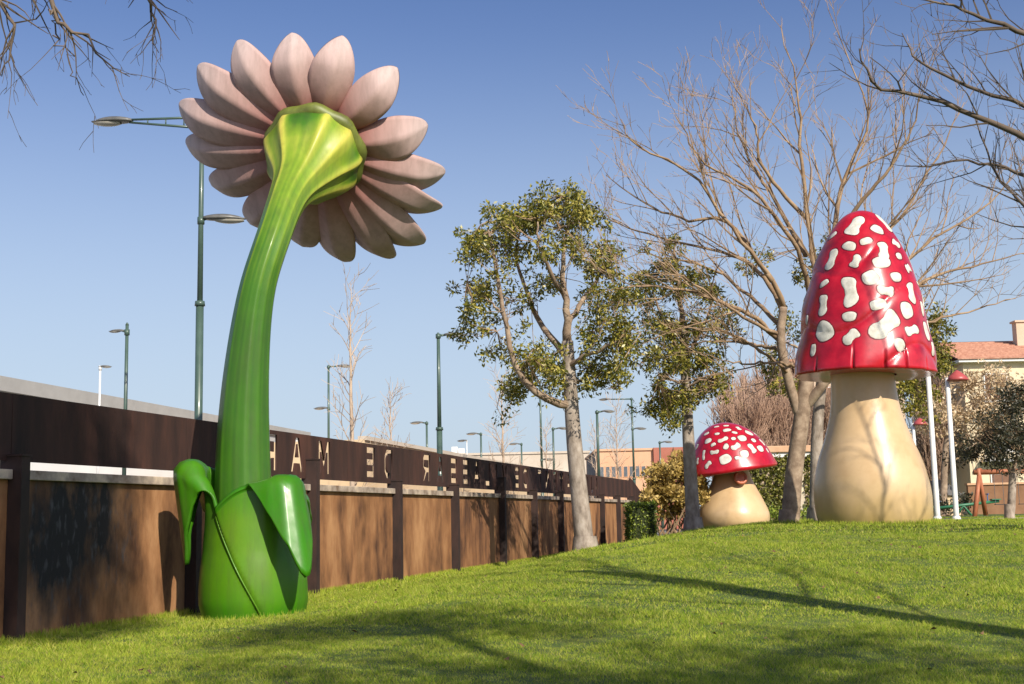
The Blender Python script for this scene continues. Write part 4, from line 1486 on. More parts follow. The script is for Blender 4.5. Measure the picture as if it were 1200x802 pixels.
cc = tgt - H_ * 24 + V(0, 0, 24 * math.tan(SUN_EL) + 1.6)
bs = bs + V(-4.0, -1.0, 0)
shade_tree(V(bs.x, bs.y, gz(bs.x, bs.y)), cc, (1.6, 1.6, 2.6), 260, 5, 'evergreen tree behind the viewer shading the sooty fence panel')
tgt = V(1.2, 10.8, 0)
bs = tgt - H_ * 17
cc = bs + V(0, 0, 17 * math.tan(SUN_EL))
shade_tree(V(bs.x, bs.y, gz(bs.x, bs.y)), cc, (5.0, 1.8, 1.5), 125, 6, 'evergreen tree behind the viewer dappling the lower lawn with shade')
tgt = V(-1.2, 14.6, .1)
bs = tgt - H_ * 20
cc = bs + V(0, 0, 20 * math.tan(SUN_EL))
shade_tree(V(bs.x - 1, bs.y - 1, gz(bs.x, bs.y)), cc, (2.4, 1.6, 1.1), 80, 7, 'small evergreen tree behind the viewer shading the grass beside the giant flower')

# ------------------------------------------------------------------ young poplars on the street
def poplar(px, ytop, h, label, seed, mat='twig_pale', spread=.22, dens=6):
    y = y_for(px, ytop, h)
    top = P(px, ytop, y)
    b = Vector((top.x, top.y, 0))
    t = root('young_bare_tree', label, 'tree', b, 'young bare trees along the street')
    T = Tree(seed)
    mb = MB()
    c, rad = T.limb(mb, [b - V(0, 0, .1), b + V(.03, 0, h * .35), b + V(-.03, 0, h * .7), b + V(0, 0, h)], h * .012 + .02, .012, 7, 20, .02)
    mb.build('trunk', M[mat], t, True)
    T.grow(c, rad, 1, dens / h * 6, h * spread * .55, h * spread * 1.1, .35, .16, (.7, 1.1), nmax=2, rmin=.014)
    T.tw.build('twigs', M[mat], t, kind='stuff')
poplar(411, 332, 11, 'pale bare young tree, the tallest rising above the lettered fence', 1)
poplar(458, 458, 7.5, 'small faint bare tree over the tan wall', 2)
poplar(588, 440, 9, 'bare young tree between the lamp post with thick foot and leafy tree', 3)
poplar(722, 478, 8, 'thin bare tree in front of the orange building', 4)
poplar(697, 500, 7.5, 'thin bare tree at the dark end of the orange building', 5)
poplar(640, 500, 7.0, 'short bare young tree beyond the fence by the pale trunk', 6)

# ------------------------------------------------------------------ street lamps
XA, YA, ZA = V(1, 0, 0), V(0, 1, 0), V(0, 0, 1)
def lamp_head(t, p, d, ln, name='lamp_head', tilt=.0):
    """flattened drop-shaped street light head from p along d, with a paler bowl beneath"""
    side = d.cross(ZA).normalized()
    rows_, rows2 = [], []
    for s in np.linspace(0, 1, 12):
        wv = ln * .19 * (math.sin(min(1, (s * .92 + .08) * 1.05) * math.pi) ** .55 if s < .97 else .25)
        hv = wv * .62
        c = p + d * (ln * s) + ZA * (tilt * s * ln)
        rows_.append([c + side * (wv * math.cos(a)) + ZA * (hv * math.sin(a) * (1.0 if math.sin(a) > 0 else .35)) for a in np.linspace(0, 2 * math.pi, 12, endpoint=False)])
    mb = MB()
    mb.grid(rows_, True, cap0=True, cap1=True)
    h = mb.build(name, M['lamphead'], t, True)
    for s in np.linspace(0, 1, 8):
        wv = ln * .15 * math.sin((.08 + .84 * s) * math.pi) ** .6
        c = p + d * (ln * (.28 + .66 * s)) + ZA * (tilt * s * ln - ln * .03)
        rows2.append([c + side * (wv * math.cos(a)) + ZA * (wv * .55 * math.sin(a)) for a in np.linspace(math.pi, 2 * math.pi, 8)])
    mb = MB()
    mb.grid(rows2)
    mb.build('bowl', M['lampglass'], h, True)

def street_lamp(px, ytop, h, label, arms, thick=.075, foot=None, mat='lampgreen', name='street_lamp', hl=.75):
    """arms: list of (height below top in m, direction -1/1, arm length, braced)"""
    y = y_for(px, ytop, h)
    tp = P(px, ytop, y)
    b = V(tp.x, y, 0)
    t = root(name, label, 'street lamp', b, 'street lamps beyond the fence')
    mb = MB()
    f = foot or h * .42
    mb.tube([b, b + ZA * f], [thick * 1.25, thick * 1.15], 12)
    mb.tube([b + ZA * (f - .02), b + ZA * (f + .08)], [thick * 1.55, thick * 1.4], 12)
    mb.tube([b + ZA * (f + .06), b + ZA * h], [thick * .85, thick * .65], 12)
    mb.tube([b + ZA * (h - .005), b + ZA * (h + .06)], [thick * .75, thick * .3], 12)
    mb.build('pole', M[mat], t, True)
    for dz, sd, al, br in arms:
        z = h - dz
        d = (XA * sd + YA * .12).normalized()
        p0 = b + ZA * z
        mb = MB()
        if br:
            mb.tube([p0 + ZA * .02, p0 + d * al + ZA * .06], [.03, .025], 8)
            mb.tube([p0 - ZA * .22, p0 + d * al - ZA * .0], [.03, .025], 8)
            for q in (.25, .5, .75):
                mb.tube([p0 + d * (al * q) + ZA * (.02 + .04 * q), p0 + d * (al * q) - ZA * (.22 * (1 - q))], .015, 6)
        else:
            mb.tube([p0, p0 + d * al + ZA * .03], [thick * .55, thick * .45], 8)
        mb.tube([p0 - ZA * .09, p0 + ZA * .06], thick * 1.05, 10)
        mb.build('arm', M[mat], t, True)
        lamp_head(t, p0 + d * (al - .05) + ZA * .03, d, hl, tilt=.03 if br else 0)
    return t
street_lamp(237, 136, 10.0, 'tall green lamp post with long braced arm behind the giant flower', [(.05, -1, 1.62, True), (2.28, 1, .10, False)], .072, 5.9, hl=.9)
street_lamp(149, 381, 6.5, 'short green lamp post over the grey warehouse roof', [(.18, -1, .12, False)], .065, 2.2, hl=.42)
street_lamp(117.5, 431, 6.5, 'slim white lamp post in front of the grey warehouse', [(.0, 1, .0, False)], .05, 1.5, mat='whitepole', hl=.42)
street_lamp(385, 429, 10, 'two headed lamp post beside the tall pale bare tree', [(.05, 1, .5, False), (2.4, -1, .1, False)], .085, 4, hl=.8)
street_lamp(513.5, 392, 7.6, 'lamp post with thick foot and single head reaching towards leafy tree', [(.05, 1, .25, False)], .085, 4.35, hl=.75)
street_lamp(500, 495, 7, 'low lamp post facing left over the tan wall', [(.05, -1, .25, False)], .09, 3, hl=.8)
street_lamp(563.5, 508, 7, 'low lamp post facing left beside the beige building', [(.05, -1, .25, False)], .09, 3, hl=.8)
street_lamp(611, 520, 7, 'small distant lamp post in front of the long white wall', [(.05, -1, .25, False)], .09, 3, hl=.8)
street_lamp(632.5, 445, 10, 'tall thin lamp post hidden at its top by the leafy tree', [(.05, -1, .5, False), (5.1, 1, .1, False)], .09, 4, hl=.8)
street_lamp(648, 502, 7, 'lamp post facing right, left of the pale tree trunk', [(.05, 1, .3, False)], .09, 3, hl=.8)
street_lamp(699.5, 482, 7, 'lamp post just right of the pale tree trunk', [(.05, 1, .3, False)], .10, 3, hl=.75)
street_lamp(740, 467, 10, 'tall two headed lamp post before the orange building', [(.05, -1, 1.6, False), (2.3, 1, .2, False)], .10, 4, hl=.9)
street_lamp(773, 518, 7, 'lamp post behind the golden shrub', [(.05, 1, .3, False)], .10, 3, hl=.8)
street_lamp(749, 533, 7, 'tiny lamp post in front of the orange wall', [(.05, 1, .4, False)], .10, 3, hl=.9)
street_lamp(547, 517, 8, 'faint far lamp with pale head', [(.0, -1, .0, False)], .06, 3, mat='whitepole', hl=.9)

# ------------------------------------------------------------------ toadstool lamps of the park
def hood_lamp(px, ytop, ybot, y, label, sd=1):
    tp = P(px, ytop, y)
    bt = P(px + (ybot - ytop) * .066, ybot, y)
    b = V(bt.x, y, gz(bt.x, y))
    t = root('park_lamp', label, 'lamp post', b, 'white lamp posts with red hoods')
    mb = MB()
    mb.tube([b - ZA * .05, b + ZA * .25, V(tp.x, y, tp.z)], [.085, .075, .06], 12)
    mb.tube([b - ZA * .02, b + ZA * .12], [.14, .10], 12)
    mb.build('pole', M['whitepole'], t, True)
    top = V(tp.x, y, tp.z)
    mb = MB()
    rows_ = []
    c = top + XA * (.26 * sd) - YA * .05
    for r, z in ((.02, .20), (.11, .14), (.24, .02), (.30, -.07), (.28, -.09), (.05, -.06)):
        rows_.append([c + V(r * math.cos(a), r * math.sin(a), z) for a in np.linspace(0, 2 * math.pi, 20, endpoint=False)])
    mb.grid(rows_, True, cap0=True, cap1=True)
    mb.build('hood', M['redhood'], t, True)
    mb = MB()
    mb.tube([top - ZA * .03, c - ZA * .02], .03, 8)
    mb.build('bracket', M['whitepole'], t, True)
hood_lamp(1110, 443, 616, 35, 'white park lamp with red hood standing free beside the tall toadstool')
hood_lamp(1085, 400, 613, 33.5, 'white park lamp whose head hides behind the tall red cap', -1)
hood_lamp(1070, 496, 612, 52, 'far white park lamp with red hood behind the toadstool stem')

# ------------------------------------------------------------------ shrubs and hedges
def leaf_box(c, hx, hy, hz, n, size, seed, jag=.05):
    g = np.random.default_rng(seed)
    f = g.integers(0, 3, n)
    s = g.choice([-1, 1], n)
    u = g.uniform(-1, 1, (n, 3))
    u[np.arange(n), f] = s * (1 - np.abs(g.normal(0, jag, n)))
    u[:, 2] = np.maximum(u[:, 2], -1)
    return np.array(c) + u * np.array([hx, hy, hz])
hb = P(751, 625, 43.5)
hg = gz(hb.x, hb.y)
t = root('clipped_hedge', 'square clipped bright green hedge at the end of the fence', 'hedge', (hb.x, hb.y, hg))
mb = MB()
mb.abox(hb.x - .36, hb.x + .36, hb.y - 1.1, hb.y + 1.1, hg - .2, hg + 1.32)
mb.build('branches', M['hedgecore'], t)
pts_ = leaf_box((hb.x, hb.y, hg + .66), .42, 1.15, .72, 2600, .1, 4, .10)
raw_mesh('foliage', leaf_cloud(4, pts_, .05, 3, .085, .6, 0), 4, M['leaf_hedge'], t, 'stuff')

def shrub(name, label, px, py, y, blobs, stems, mat, n, size, seed, cat='shrub', br=.28):
    r = random.Random(seed)
    b = P(px, py, y)
    b.z = gz(b.x, b.y)
    t = root(name, label, cat, b)
    T = Tree(seed)
    cs = []
    for bx_, by_, w_, k in blobs:
        for _ in range(k):
            cs.append(P(bx_ + r.gauss(0, w_ * .45), by_ + r.gauss(0, w_ * .4), y + r.gauss(0, .5)))
    mb = MB()
    for i in range(stems):
        tp = r.choice(cs)
        p0 = b + V(r.uniform(-.9, .9), r.uniform(-.5, .5), -.05)
        p0.z = gz(p0.x, p0.y) - .05
        mid = V(p0.x * .55 + tp.x * .45, p0.y * .55 + tp.y * .45, (p0.z + tp.z) / 2 - .2)
        mb.tube([p0, mid, tp], [.05, .035, .012], 5, cap=False)
    mb.build('stems', M['twig'], t, kind='stuff')
    raw_mesh('foliage', leaf_cloud(seed, cs, br, n, size, .5, -.4), 4, M[mat], t, 'stuff')
    return t
shrub('golden_shrub', 'golden yellow conifer shrub on many stems left of the slim tree', 790, 622, 50, [(775, 560, 16, 16), (795, 553, 18, 18), (815, 560, 14, 12), (782, 580, 18, 18), (805, 582, 16, 16), (768, 575, 10, 8), (760, 585, 6, 4), (825, 580, 10, 8), (790, 600, 12, 6), (795, 540, 8, 5)], 22, 'leaf_gold', 60, .20, 9)
shrub('low_shrub', 'low green shrub beside the trunk of the bare tree', 905, 612, 54, [(905, 600, 10, 9), (890, 604, 8, 6), (940, 603, 9, 8), (952, 600, 8, 6)], 8, 'leaf_hedge', 40, .13, 12)
shrub('low_shrub', 'dark shrub behind the free standing white lamp', 1115, 606, 60, [(1105, 590, 10, 7), (1125, 592, 12, 9), (1090, 590, 8, 6)], 8, 'leaf_dark', 40, .16, 13)

# olive-like tree in front of the swing
Y5 = 38.0
leafy_tree('olive_tree', 'dark leaved small tree with pale trunk before the timber swing', [(1184, 619, Y5), (1185, 595, Y5), (1186, 575, Y5), (1187, 555, Y5)], (.13, .11), [
    ([(1187, 558, Y5), (1170, 535, Y5), (1150, 520, Y5 - .4), (1135, 525, Y5 - .6)], .06, .015),
    ([(1187, 558, Y5), (1192, 520, Y5), (1188, 480, Y5), (1180, 455, Y5)], .07, .015),
    ([(1187, 560, Y5), (1210, 530, Y5), (1230, 500, Y5), (1240, 480, Y5)], .07, .015)], [
    (1150, 522, Y5, 14, 12), (1130, 528, Y5, 10, 8), (1170, 512, Y5, 16, 14), (1190, 520, Y5, 14, 14), (1195, 500, Y5, 20, 16), (1185, 475, Y5, 18, 12), (1215, 510, Y5, 22, 16), (1220, 470, Y5, 20, 12), (1170, 532, Y5, 10, 9), (1205, 533, Y5, 10, 9), (1165, 490, Y5, 10, 4), (1195, 455, Y5, 12, 6), (1240, 520, Y5, 18, 10)], 42, .11, 66, bark='bark_grey', leafmat='leaf_dark', cr_=.33)
# pale dry-leaved trees before the apartment house
Y6 = 62.0
leafy_tree('dry_leaved_tree', 'tree with pale tan dry leaves before the tile roofed house', [(1105, 606, Y6), (1106, 570, Y6), (1108, 530, Y6), (1112, 500, Y6)], (.22, .14), [
    ([(1112, 500, Y6), (1125, 470, Y6), (1140, 440, Y6)], .1, .02), ([(1110, 510, Y6), (1095, 480, Y6), (1085, 455, Y6)], .09, .02), ([(1110, 505, Y6), (1140, 490, Y6), (1160, 475, Y6)], .09, .02)], [
    (1130, 450, Y6, 18, 9), (1150, 470, Y6, 18, 10), (1120, 490, Y6, 18, 10), (1150, 500, Y6, 18, 9), (1090, 500, Y6, 16, 7), (1095, 470, Y6, 14, 6), (1135, 520, Y6, 16, 7), (1170, 480, Y6, 14, 6), (1175, 450, Y6, 14, 7), (1195, 465, Y6, 14, 8), (1165, 440, Y6, 10, 4)], 36, .21, 71, bark='bark_tan', leafmat='leaf_tan', cr_=.7)

# dense reddish bare trees behind the squat toadstool
def thicket_tree(px, ytop, w_, y, label, seed):
    tp = P(px, ytop, y)
    b = V(tp.x, y, gz(tp.x, y))
    h = tp.z - b.z
    t = root('twiggy_tree', label, 'tree', b, 'dense reddish bare trees')
    T = Tree(seed)
    r = random.Random(seed)
    mb = MB()
    T.limb(mb, [b, b + ZA * (h * .3), b + ZA * (h * .6), tp], .2, .03, 8, 12, .04)
    mb.build('trunk', M['twig_red'], t, True)
    wm = w_ / FPX * y
    for i in range(42):
        z0 = h * r.uniform(.08, .55)
        a = r.uniform(0, 6.28)
        e = V(math.cos(a), math.sin(a), 0) * (wm * r.uniform(.35, 1.0) * .5)
        z1 = min(h, z0 + h * r.uniform(.3, .5)) * (1 - .25 * (e.length / (wm * .5)) ** 2)
        c = spline([b + ZA * z0, b + e * .55 + ZA * (z0 * .6 + z1 * .4), b + e + ZA * z1], 10)
        rad = [.06 - .045 * k / 9 for k in range(10)]
        T.tw.tube(c, rad, 5, cap=False)
        T.grow(c, rad, 1, 4.2, 1.0, 2.2, .5, .05, (.25, .7), nmax=2, rmin=.018)
    T.tw.build('twigs', M['twig_red'], t, kind='stuff')
for k, (px, yt, ww, yy, lb) in enumerate(((858, 428, 60, 74, 'reddish twiggy bare tree right above the squat toadstool cap'), (885, 402, 66, 78, 'tallest reddish twiggy bare tree behind the bare tree trunk'), (918, 405, 66, 76, 'reddish twiggy bare tree behind the forked trunk'),
                                          (1085, 405, 60, 80, 'brown twiggy bare tree between tall toadstool and tiled roof'), (955, 412, 62, 82, 'reddish twiggy bare tree left of the tall toadstool stem'), (872, 440, 60, 70, 'low reddish twiggy tree over the ivy pavilion'), (905, 425, 60, 71, 'reddish twiggy tree over the terracotta coping'))):
    thicket_tree(px, yt, ww, yy, lb, 100 + k)

# ------------------------------------------------------------------ timber swing
YW = 54.0
sw = P(1146, 608, YW)
sg = gz(sw.x, YW)
t = root('swing_set', 'reddish timber A-frame swing behind the dark leaved tree', 'swing', (sw.x, YW, sg))
topz = P(1146, 553, YW).z
xl = P(1148, 553, YW).x
xr = xl + 2.6
for x in (xl, xr):
    for sd in (-1, 1):
        mb = MB()
        mb.tube([V(x - .1 + sd * .42, YW + sd * 0.5, sg - .05), V(x - .02 - sd * .07, YW - sd * .08, topz + .12)], [.10, .09], 10)
        mb.build('leg', M['wood_red'], t, True)
mb = MB()
mb.tube([V(xl - .25, YW, topz - .02), V(xr + .25, YW, topz - .02)], .11, 10)
mb.build('beam', M['wood_red'], t, True)
for x in (xl + .75, xl + 1.75):
    mb = MB()
    mb.abox(x - .2, x + .2, YW - .09, YW + .09, sg + .44, sg + .47)
    s = mb.build('swing_seat', M['rubber'], t)
    for dx in (-.18, .18):
        mb = MB()
        mb.tube([V(x + dx, YW, sg + .46), V(x + dx, YW, topz - .08)], .012, 5)
        mb.build('chain', M['chain'], s)
# seesaw with green beam and blue seats
YS2 = 58.0
sx = P(1130, 606, YS2).x
sg2 = gz(sx, YS2)
t = root('seesaw', 'low green seesaw with blue grips beyond the swing', 'seesaw', (sx, YS2, sg2))
mb = MB()
mb.tube([V(sx - 1.6, YS2, sg2 + .32), V(sx + 1.6, YS2, sg2 + .62)], .07, 8)
mb.build('beam', M['greenpaint'], t, True)
mb = MB()
mb.tube([V(sx - .35, YS2, sg2 - .02), V(sx, YS2, sg2 + .44), V(sx + .35, YS2, sg2 - .02)], .06, 8)
mb.build('stand', M['greenpaint'], t, True)
for sd, z in ((-1, .36), (1, .64)):
    mb = MB()
    mb.abox(sx + sd * 1.45 - .2, sx + sd * 1.45 + .2, YS2 - .16, YS2 + .16, sg2 + z + .03, sg2 + z + .08)
    mb.build('seat', M['greenpaint'], t)
    mb = MB()
    mb.tube([V(sx + sd * 1.1, YS2, sg2 + z - .03), V(sx + sd * 1.1, YS2, sg2 + z + .32)], .025, 6)
    mb.tube([V(sx + sd * 1.1, YS2 - .16, sg2 + z + .3), V(sx + sd * 1.1, YS2 + .16, sg2 + z + .3)], .025, 6)
    mb.build('grip', M['bluepaint'], t)

# ------------------------------------------------------------------ buildings
def prism(mb, base, z0, z1):
    n = len(base)
    vs = [(x, y, z0) for x, y in base] + [(x, y, z1) for x, y in base]
    mb.add(vs, [tuple(range(n - 1, -1, -1)), tuple(range(n, 2 * n))] + [(k, (k + 1) % n, n + (k + 1) % n, n + k) for k in range(n)])

def slab(mb, a, b, z0, z1, out, th):
    """upright slab along the wall line a-b, from depth 0 to `out` metres in front"""
    a, b = V(a[0], a[1], 0), V(b[0], b[1], 0)
    d = (b - a).normalized()
    n = V(d.y, -d.x, 0)
    c = (a + b) / 2 + n * (out - th / 2)
    mb.box((c.x, c.y, (z0 + z1) / 2), d, n, ZA, (b - a).length / 2, th / 2, (z1 - z0) / 2)

def lerp2(a, b, t):
    return (a[0] + (b[0] - a[0]) * t, a[1] + (b[1] - a[1]) * t)

# grey warehouse, left behind the fence
def top_at(px, py, h):
    y = y_for(px, py, h)
    p = P(px, py, y)
    return (p.x, p.y)
A_ = top_at(0, 441, 7.0)
B_ = top_at(362, 507, 7.0)
dx, dy = B_[0] - A_[0], B_[1] - A_[1]
A_ = (A_[0] - dx * .5, A_[1] - dy * .5)
ln_ = math.hypot(dx, dy)
nx, ny = -dy / ln_, dx / ln_
t = root('warehouse', 'long low grey clad warehouse beyond the fence', 'building', ((A_[0] + B_[0]) / 2, (A_[1] + B_[1]) / 2, 0))
mb = MB()
prism(mb, [A_, B_, (B_[0] + nx * 20, B_[1] + ny * 20), (A_[0] + nx * 20, A_[1] + ny * 20)], 4.7, 6.5)
mb.build('cladding', M['grey_wall'], t)
mb = MB()
prism(mb, [A_, B_, (B_[0] + nx * 20, B_[1] + ny * 20), (A_[0] + nx * 20, A_[1] + ny * 20)], -.1, 4.695)
mb.build('wall', M['white_wall'], t)
mb = MB()
slab(mb, A_, B_, 6.45, 7.0, .12, .3)
mb.build('parapet', M['grey_roof'], t)
for t0, t1, z0, z1 in ((.565, .655, 4.9, 5.6), (.90, .985, 5.55, 6.4)):
    mb = MB()
    slab(mb, lerp2(A_, B_, t0), lerp2(A_, B_, t1), z0, z1, .10, .12)
    mb.build('white_panel', M['white_wall'], t)
for k in range(26):
    mb = MB()
    u = (k + .5) / 26
    slab(mb, lerp2(A_, B_, u - .0006), lerp2(A_, B_, u + .0006), 4.7, 6.45, .05, .1)
    mb.build('cladding_rib', M['grey_wall'], t)

# tan boundary building
A2 = top_at(427, 511, 5.0)
B2 = top_at(690, 560, 5.0)
t = root('tan_building', 'low tan building with flat top seen above the lettered band', 'building', (A2[0], A2[1], 0))
d_ = V(B2[0] - A2[0], B2[1] - A2[1], 0).normalized()
n_ = V(-d_.y, d_.x, 0)
mb = MB()
prism(mb, [A2, B2, (B2[0] + n_.x * 8, B2[1] + n_.y * 8), (A2[0] + n_.x * 8, A2[1] + n_.y * 8)], -.1, 4.85)
mb.build('wall', M['tan_wall'], t)
mb = MB()
slab(mb, A2, B2, 4.82, 5.0, .1, .4)
mb.build('parapet', M['beige_wall'], t)

# beige long building further off
def flat_building(name, label, px0, px1, ytop, y, depth, wall, winrows, winmat='pane', trim='beige_wall', par=.25, extra=None, g0=0):
    p0, p1 = P(px0, ytop, y), P(px1, ytop, y)
    h = (p0.z + p1.z) / 2
    t = root(name, label, 'building', ((p0.x + p1.x) / 2, y, g0))
    mb = MB()
    mb.abox(p0.x, p1.x, y, y + depth, g0 - .2, h - par)
    mb.build('wall', M[wall], t)
    mb = MB()
    mb.abox(p0.x - .15, p1.x + .15, y - .15, y + depth + .15, h - par, h)
    mb.build('parapet', M[trim], t)
    for (z0, z1, x0, x1, n, gap) in winrows:
        for k in range(n):
            a = p0.x + (p1.x - p0.x) * (x0 + (x1 - x0) * (k + gap / 2) / n)
            b = p0.x + (p1.x - p0.x) * (x0 + (x1 - x0) * (k + 1 - gap / 2) / n)
            mb = MB()
            mb.abox(a, b, y - .05, y + .1, z0, z1)
            wn = mb.build('window', M[trim], t)
            mb = MB()
            mb.abox(a + .08, b - .08, y - .07, y + .05, z0 + .08, z1 - .08)
            mb.build('pane', M[winmat], wn)
    return t, p0, p1, h
t, p0, p1, h = flat_building('beige_building', 'wide beige industrial building on the street far behind the fence', 528, 690, 530, 150, 25, 'beige_wall', [(5.0, 6.3, .06, .96, 16, .35)], trim='beige_wall')
mb = MB()
mb.abox(P(598, 0, 148).x, P(680, 0, 148).x, 147.5, 150.05, 4.0 - 4.1, 4.6)
mb.build('white_annex', M['white_wall'], t)
for px in (533, 541):
    x = P(px, 520, 155).x
    mb = MB()
    mb.abox(x - .35, x + .35, 154, 155.5, h - .1, h + 1.0 - (.2 if px > 535 else 0))
    mb.build('roof_unit', M['white_wall'], t)
# orange building
t, p0, p1, h = flat_building('orange_building', 'orange rendered building with a band of windows', 699, 765, 526, 120, 18, 'orange_wall', [(4.85, 5.95, .03, .98, 9, .12)], trim='orange_wall', par=.2)
x2, x3 = p1.x + .02, P(812, 526, 120).x
mb = MB()
mb.abox(x2, x3, 119.6, 136, -.2, h + .02)
mb.build('brick_wing', M['brick_red'], t)
xq = P(683, 0, 120).x
mb = MB()
mb.add([(xq, 124, -.2), (p0.x - .02, 120.4, -.2), (p0.x - .02, 136, -.2), (xq, 136, -.2), (xq, 124, h - 1.1), (p0.x - .02, 120.4, h - .2), (p0.x - .02, 136, h - .2), (xq, 136, h - 1.1)], [(3, 2, 1, 0), (4, 5, 6, 7), (0, 1, 5, 4), (1, 2, 6, 5), (2, 3, 7, 6), (3, 0, 4, 7)])
mb.build('dark_end', M['dark_clad'], t)

# ivy-clad low pavilion behind the squat toadstool
YI = 62.0
gi = gz(15, YI)
x0, x1 = P(832, 0, YI).x, P(985, 0, YI).x
hz = P(905, 523, YI).z
t = root('ivy_pavilion', 'low ivy covered pavilion with terracotta coping behind squat toadstool', 'building', ((x0 + x1) / 2, YI, gi))
mb = MB()
mb.abox(x0, x1, YI, YI + 6, gi - .2, hz - .55)
mb.build('wall', M['pink_wall'], t)
mb = MB()
mb.abox(x0 - .1, x1 + .1, YI - .12, YI + 6.1, hz - .55, hz - .32)
mb.build('cornice', M['white_wall'], t)
mb = MB()
mb.abox(x0 - .2, x1 + .2, YI - .25, YI + 6.2, hz - .32, hz)
mb.build('coping', M['terracotta'], t, bevel=.04)
doors = []
for pa, pb in ((895, 913), (948, 955)):
    a, b = P(pa, 0, YI).x, P(pb, 0, YI).x
    doors.append((a, b))
    mb = MB()
    mb.abox(a, b, YI - .06, YI + .1, gi, P(pa, 552, YI).z)
    dd = mb.build('door', M['door'], t)
    mb = MB()
    mb.abox(a + .06, b - .06, YI - .085, YI - .03, gi + 1.2, P(pa, 552, YI).z - .1)
    mb.build('pane', M['cream_wall'], dd)
g = np.random.default_rng(14)
iv = []
while len(iv) < 2600:
    x, z = g.uniform(x0, x1), g.uniform(gi, hz - .5)
    if any(a - .05 < x < b + .05 and z < P(900, 552, YI).z for a, b in doors):
        continue
    iv.append((x, YI - g.uniform(.02, .22), z))
raw_mesh('ivy', leaf_cloud(15, iv, .1, 4, .15, .7, .2), 4, M['ivy'], t, 'stuff')

# tile roofed apartment house on the right
YH = 78.0
def house(label, pa, pb, yeave, yridge, y, wallm, seed, floors=3, brown=True):
    gh = gz(30, y)
    p0, p1 = P(pa, yeave, y), P(pb, yeave, y)
    he = P((pa + pb) / 2, yeave, y).z
    dp = 10.0
    hr = P((pa + pb) / 2, yridge, y + dp / 2).z
    t = root('tile_roofed_house', label, 'building', ((p0.x + p1.x) / 2, y, gh), 'houses with clay tile roofs')
    mb = MB()
    mb.abox(p0.x, p1.x, y, y + dp, gh - .2, he)
    mb.build('wall', M[wallm], t)
    mb = MB()
    mb.abox(p0.x - .4, p1.x + .4, y - .5, y + dp + .5, he, he + .16)
    mb.build('eaves', M['white_wall'], t)
    mb = MB()
    xa, xb = p0.x - .5, p1.x + .5
    # tiled slopes in overlapping courses
    nc = 14
    sl = (hr - he - .16)
    for sd in (0, 1):
        for k in range(nc):
            f0, f1 = k / nc, (k + 1) / nc
            ya = y - .6 + (dp / 2 + .6) * f0 if sd == 0 else y + dp + .6 - (dp / 2 + .6) * f0
            yb = y - .6 + (dp / 2 + .6) * f1 + .05 if sd == 0 else y + dp + .6 - (dp / 2 + .6) * f1 - .05
            za, zb = he + .24 + sl * f0, he + .19 + sl * f1
            mb.add([(xa, ya, za - .08), (xb, ya, za - .08), (xb, ya, za), (xa, ya, za), (xb, yb, zb), (xa, yb, zb), (xa, yb, zb - .05), (xb, yb, zb - .05)],
                   [(0, 1, 2, 3), (3, 2, 4, 5), (0, 3, 5, 6), (1, 7, 4, 2)])
    rf = mb.build('roof', M['tile'], t)
    mb = MB()
    cx = p0.x + (p1.x - p0.x) * .66
    mb.abox(cx - .35, cx + .35, y + 3.2, y + 3.9, he + .5, hr + 1.0)
    mb.abox(cx - .45, cx + .45, y + 3.1, y + 4.0, hr + 1.0, hr + 1.12)
    mb.build('chimney', M['pink_wall'], rf)
    fh = (he - gh) / floors
    nw = max(2, int((p1.x - p0.x) / 3.2))
    for fl in range(floors):
        for k in range(nw):
            xc = p0.x + (p1.x - p0.x) * (k + .5) / nw
            z0 = gh + fl * fh + .75
            mb = MB()
            mb.abox(xc - .72, xc + .72, y - .07, y + .1, z0 - .06, z0 + 1.62)
            wn = mb.build('window', M['white_wall'], t)
            mb = MB()
            mb.abox(xc - .64, xc + .64, y - .09, y + .05, z0, z0 + 1.55)
            mb.build('shutter' if (k + fl) % 3 != 1 else 'pane', M['shutter'] if (k + fl) % 3 != 1 else M['pane'], wn)
            mb = MB()
            mb.abox(xc - .85, xc + .85, y - .18, y + .1, z0 - .16, z0 - .065)
            mb.build('sill', M['white_wall'], wn)
            if k % 2 == 0 and fl > 0:
                mb = MB()
                mb.abox(xc - 1.3, xc + 1.3, y - .95, y + .02, z0 - .75, z0 - .6)
                bal = mb.build('balcony', M['white_wall'], t)
                mb = MB()
                for q in range(14):
                    xx = xc - 1.25 + 2.5 * q / 13
                    mb.tube([V(xx, y - .9, z0 - .6), V(xx, y - .9, z0 + .3)], .015, 4, cap=False)
                mb.tube([V(xc - 1.28, y - .9, z0 + .3), V(xc + 1.28, y - .9, z0 + .3)], .025, 6)
                mb.build('railing', M['grey_roof'], bal)
    return t
house('cream apartment house with clay tile roof and brown shutters', 1128, 1275, 424, 400, 78, 'cream_wall', 1)
house('sandy apartment house with clay tile roof behind the tall toadstool', 948, 1058, 436, 420, 92, 'pink_wall', 2)

# brown garden wall and hedge far right behind the swing
gw = gz(30, 66)
xa, xb = P(1095, 0, 66).x, P(1290, 0, 66).x
t = root('garden_wall', 'low sandy garden wall with coping behind the playground', 'wall', ((xa + xb) / 2, 66, gw))
mb = MB()
mb.abox(xa, xb, 66, 66.25, gw - .2, gw + 1.5)
mb.build('wall', mk('garden_wall_render', (.20, .10, .05), (.28, .15, .08), 1.2, .9), t)
mb = MB()
mb.abox(xa - .05, xb + .05, 65.92, 66.33, gw + 1.5, gw + 1.6)
mb.build('coping', M['terracotta'], t)
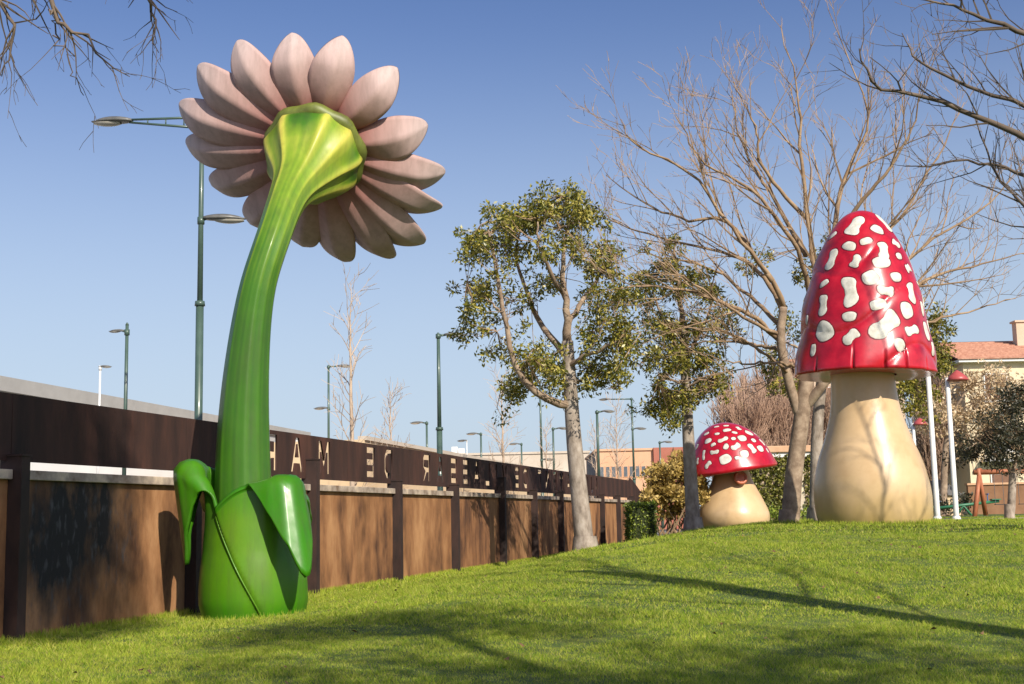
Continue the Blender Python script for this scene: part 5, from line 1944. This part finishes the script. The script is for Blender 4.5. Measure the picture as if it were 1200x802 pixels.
# small gabled shed seen between the white lamps
hx = P(1107, 600, 64).x
t = root('playground_shed', 'small dark roofed shed seen between the white lamp posts', 'shed', (hx, 64, gw))
mb = MB()
mb.abox(hx - .55, hx + .55, 63.2, 65.2, gw - .1, gw + 1.0)
mb.build('wall', M['tan_wall'], t)
mb = MB()
mb.add([(hx - 0.65, 63.05, gw + 0.98), (hx + 0.65, 63.05, gw + 0.98), (hx + 0.65, 65.35, gw + 0.98), (hx - 0.65, 65.35, gw + 0.98), (hx - .3, 63.05, gw + 1.75), (hx - .3, 65.35, gw + 1.75)],
       [(0, 1, 4), (3, 5, 2), (0, 4, 5, 3), (1, 2, 5, 4), (0, 3, 2, 1)])
mb.build('roof', M['dark_clad'], t)

# parked cars glimpsed through the gap over the ledge
def car(px, y, mat, label):
    p = P(px, 560, y)
    d = FU
    n = FN
    b = V(p.x, p.y, .012)
    t = root('parked_car', label, 'car', b, 'cars parked beyond the fence')
    mb = MB()
    prof_ = [(-2.1, .35), (-2.12, .75), (-1.9, .95), (-1.35, 1.0), (-.75, 1.42), (.55, 1.45), (1.15, 1.02), (1.95, .88), (2.12, .65), (2.1, .35)]
    L_, R_ = [], []
    rows_ = []
    for sgn, k in ((-1, .93), (-1, 1), (1, 1), (1, .93)):
        rows_.append([b + d * (u * (1 if k == 1 else .98)) + n * (sgn * .85 * (1 if k == 1 else 1.0) - sgn * (.12 if v > 1.1 else 0) + sgn * (.02 if k != 1 else 0)) + ZA * v for u, v in prof_])
    rows_ = [rows_[1], rows_[2]]
    mb.grid(rows_, False)
    k = len(prof_)
    mb.f.append(tuple(range(k)))
    mb.f.append(tuple(range(2 * k - 1, k - 1, -1)))
    mb.f.append((0, k, 2 * k - 1, k - 1))
    mb.mi += [0, 0, 0]
    mb.build('body', M[mat], t, bevel=.05)
    for u in (-1.3, 1.3):
        for sgn in (-1, 1):
            mb = MB()
            c = b + d * u + n * (sgn * .78) + ZA * .32
            mb.tube([c - n * .1, c + n * .1], .32, 18)
            mb.build('wheel', M['rubber'], t)
    for sgn in (-1, 1):
        mb = MB()
        pts_ = [(-1.15, 1.03), (-.7, 1.36), (.5, 1.38), (.98, 1.04)]
        vs = [b + d * u + n * (sgn * (.86 - (.12 if v > 1.1 else 0))) + ZA * v for u, v in pts_]
        vs2 = [q - n * (sgn * .05) for q in vs]
        mb.add(vs + vs2, [(0, 1, 2, 3), (7, 6, 5, 4), (0, 4, 5, 1), (1, 5, 6, 2), (2, 6, 7, 3), (3, 7, 4, 0)])
        mb.build('side_window', M['pane'], t)
car(400, 44, 'carblue', 'blue car glimpsed through the gap over the ledge')
car(540, 60, 'carred', 'red car glimpsed through the gap over the ledge')
car(345, 40, 'carwhite', 'white car parked behind the fence letters')
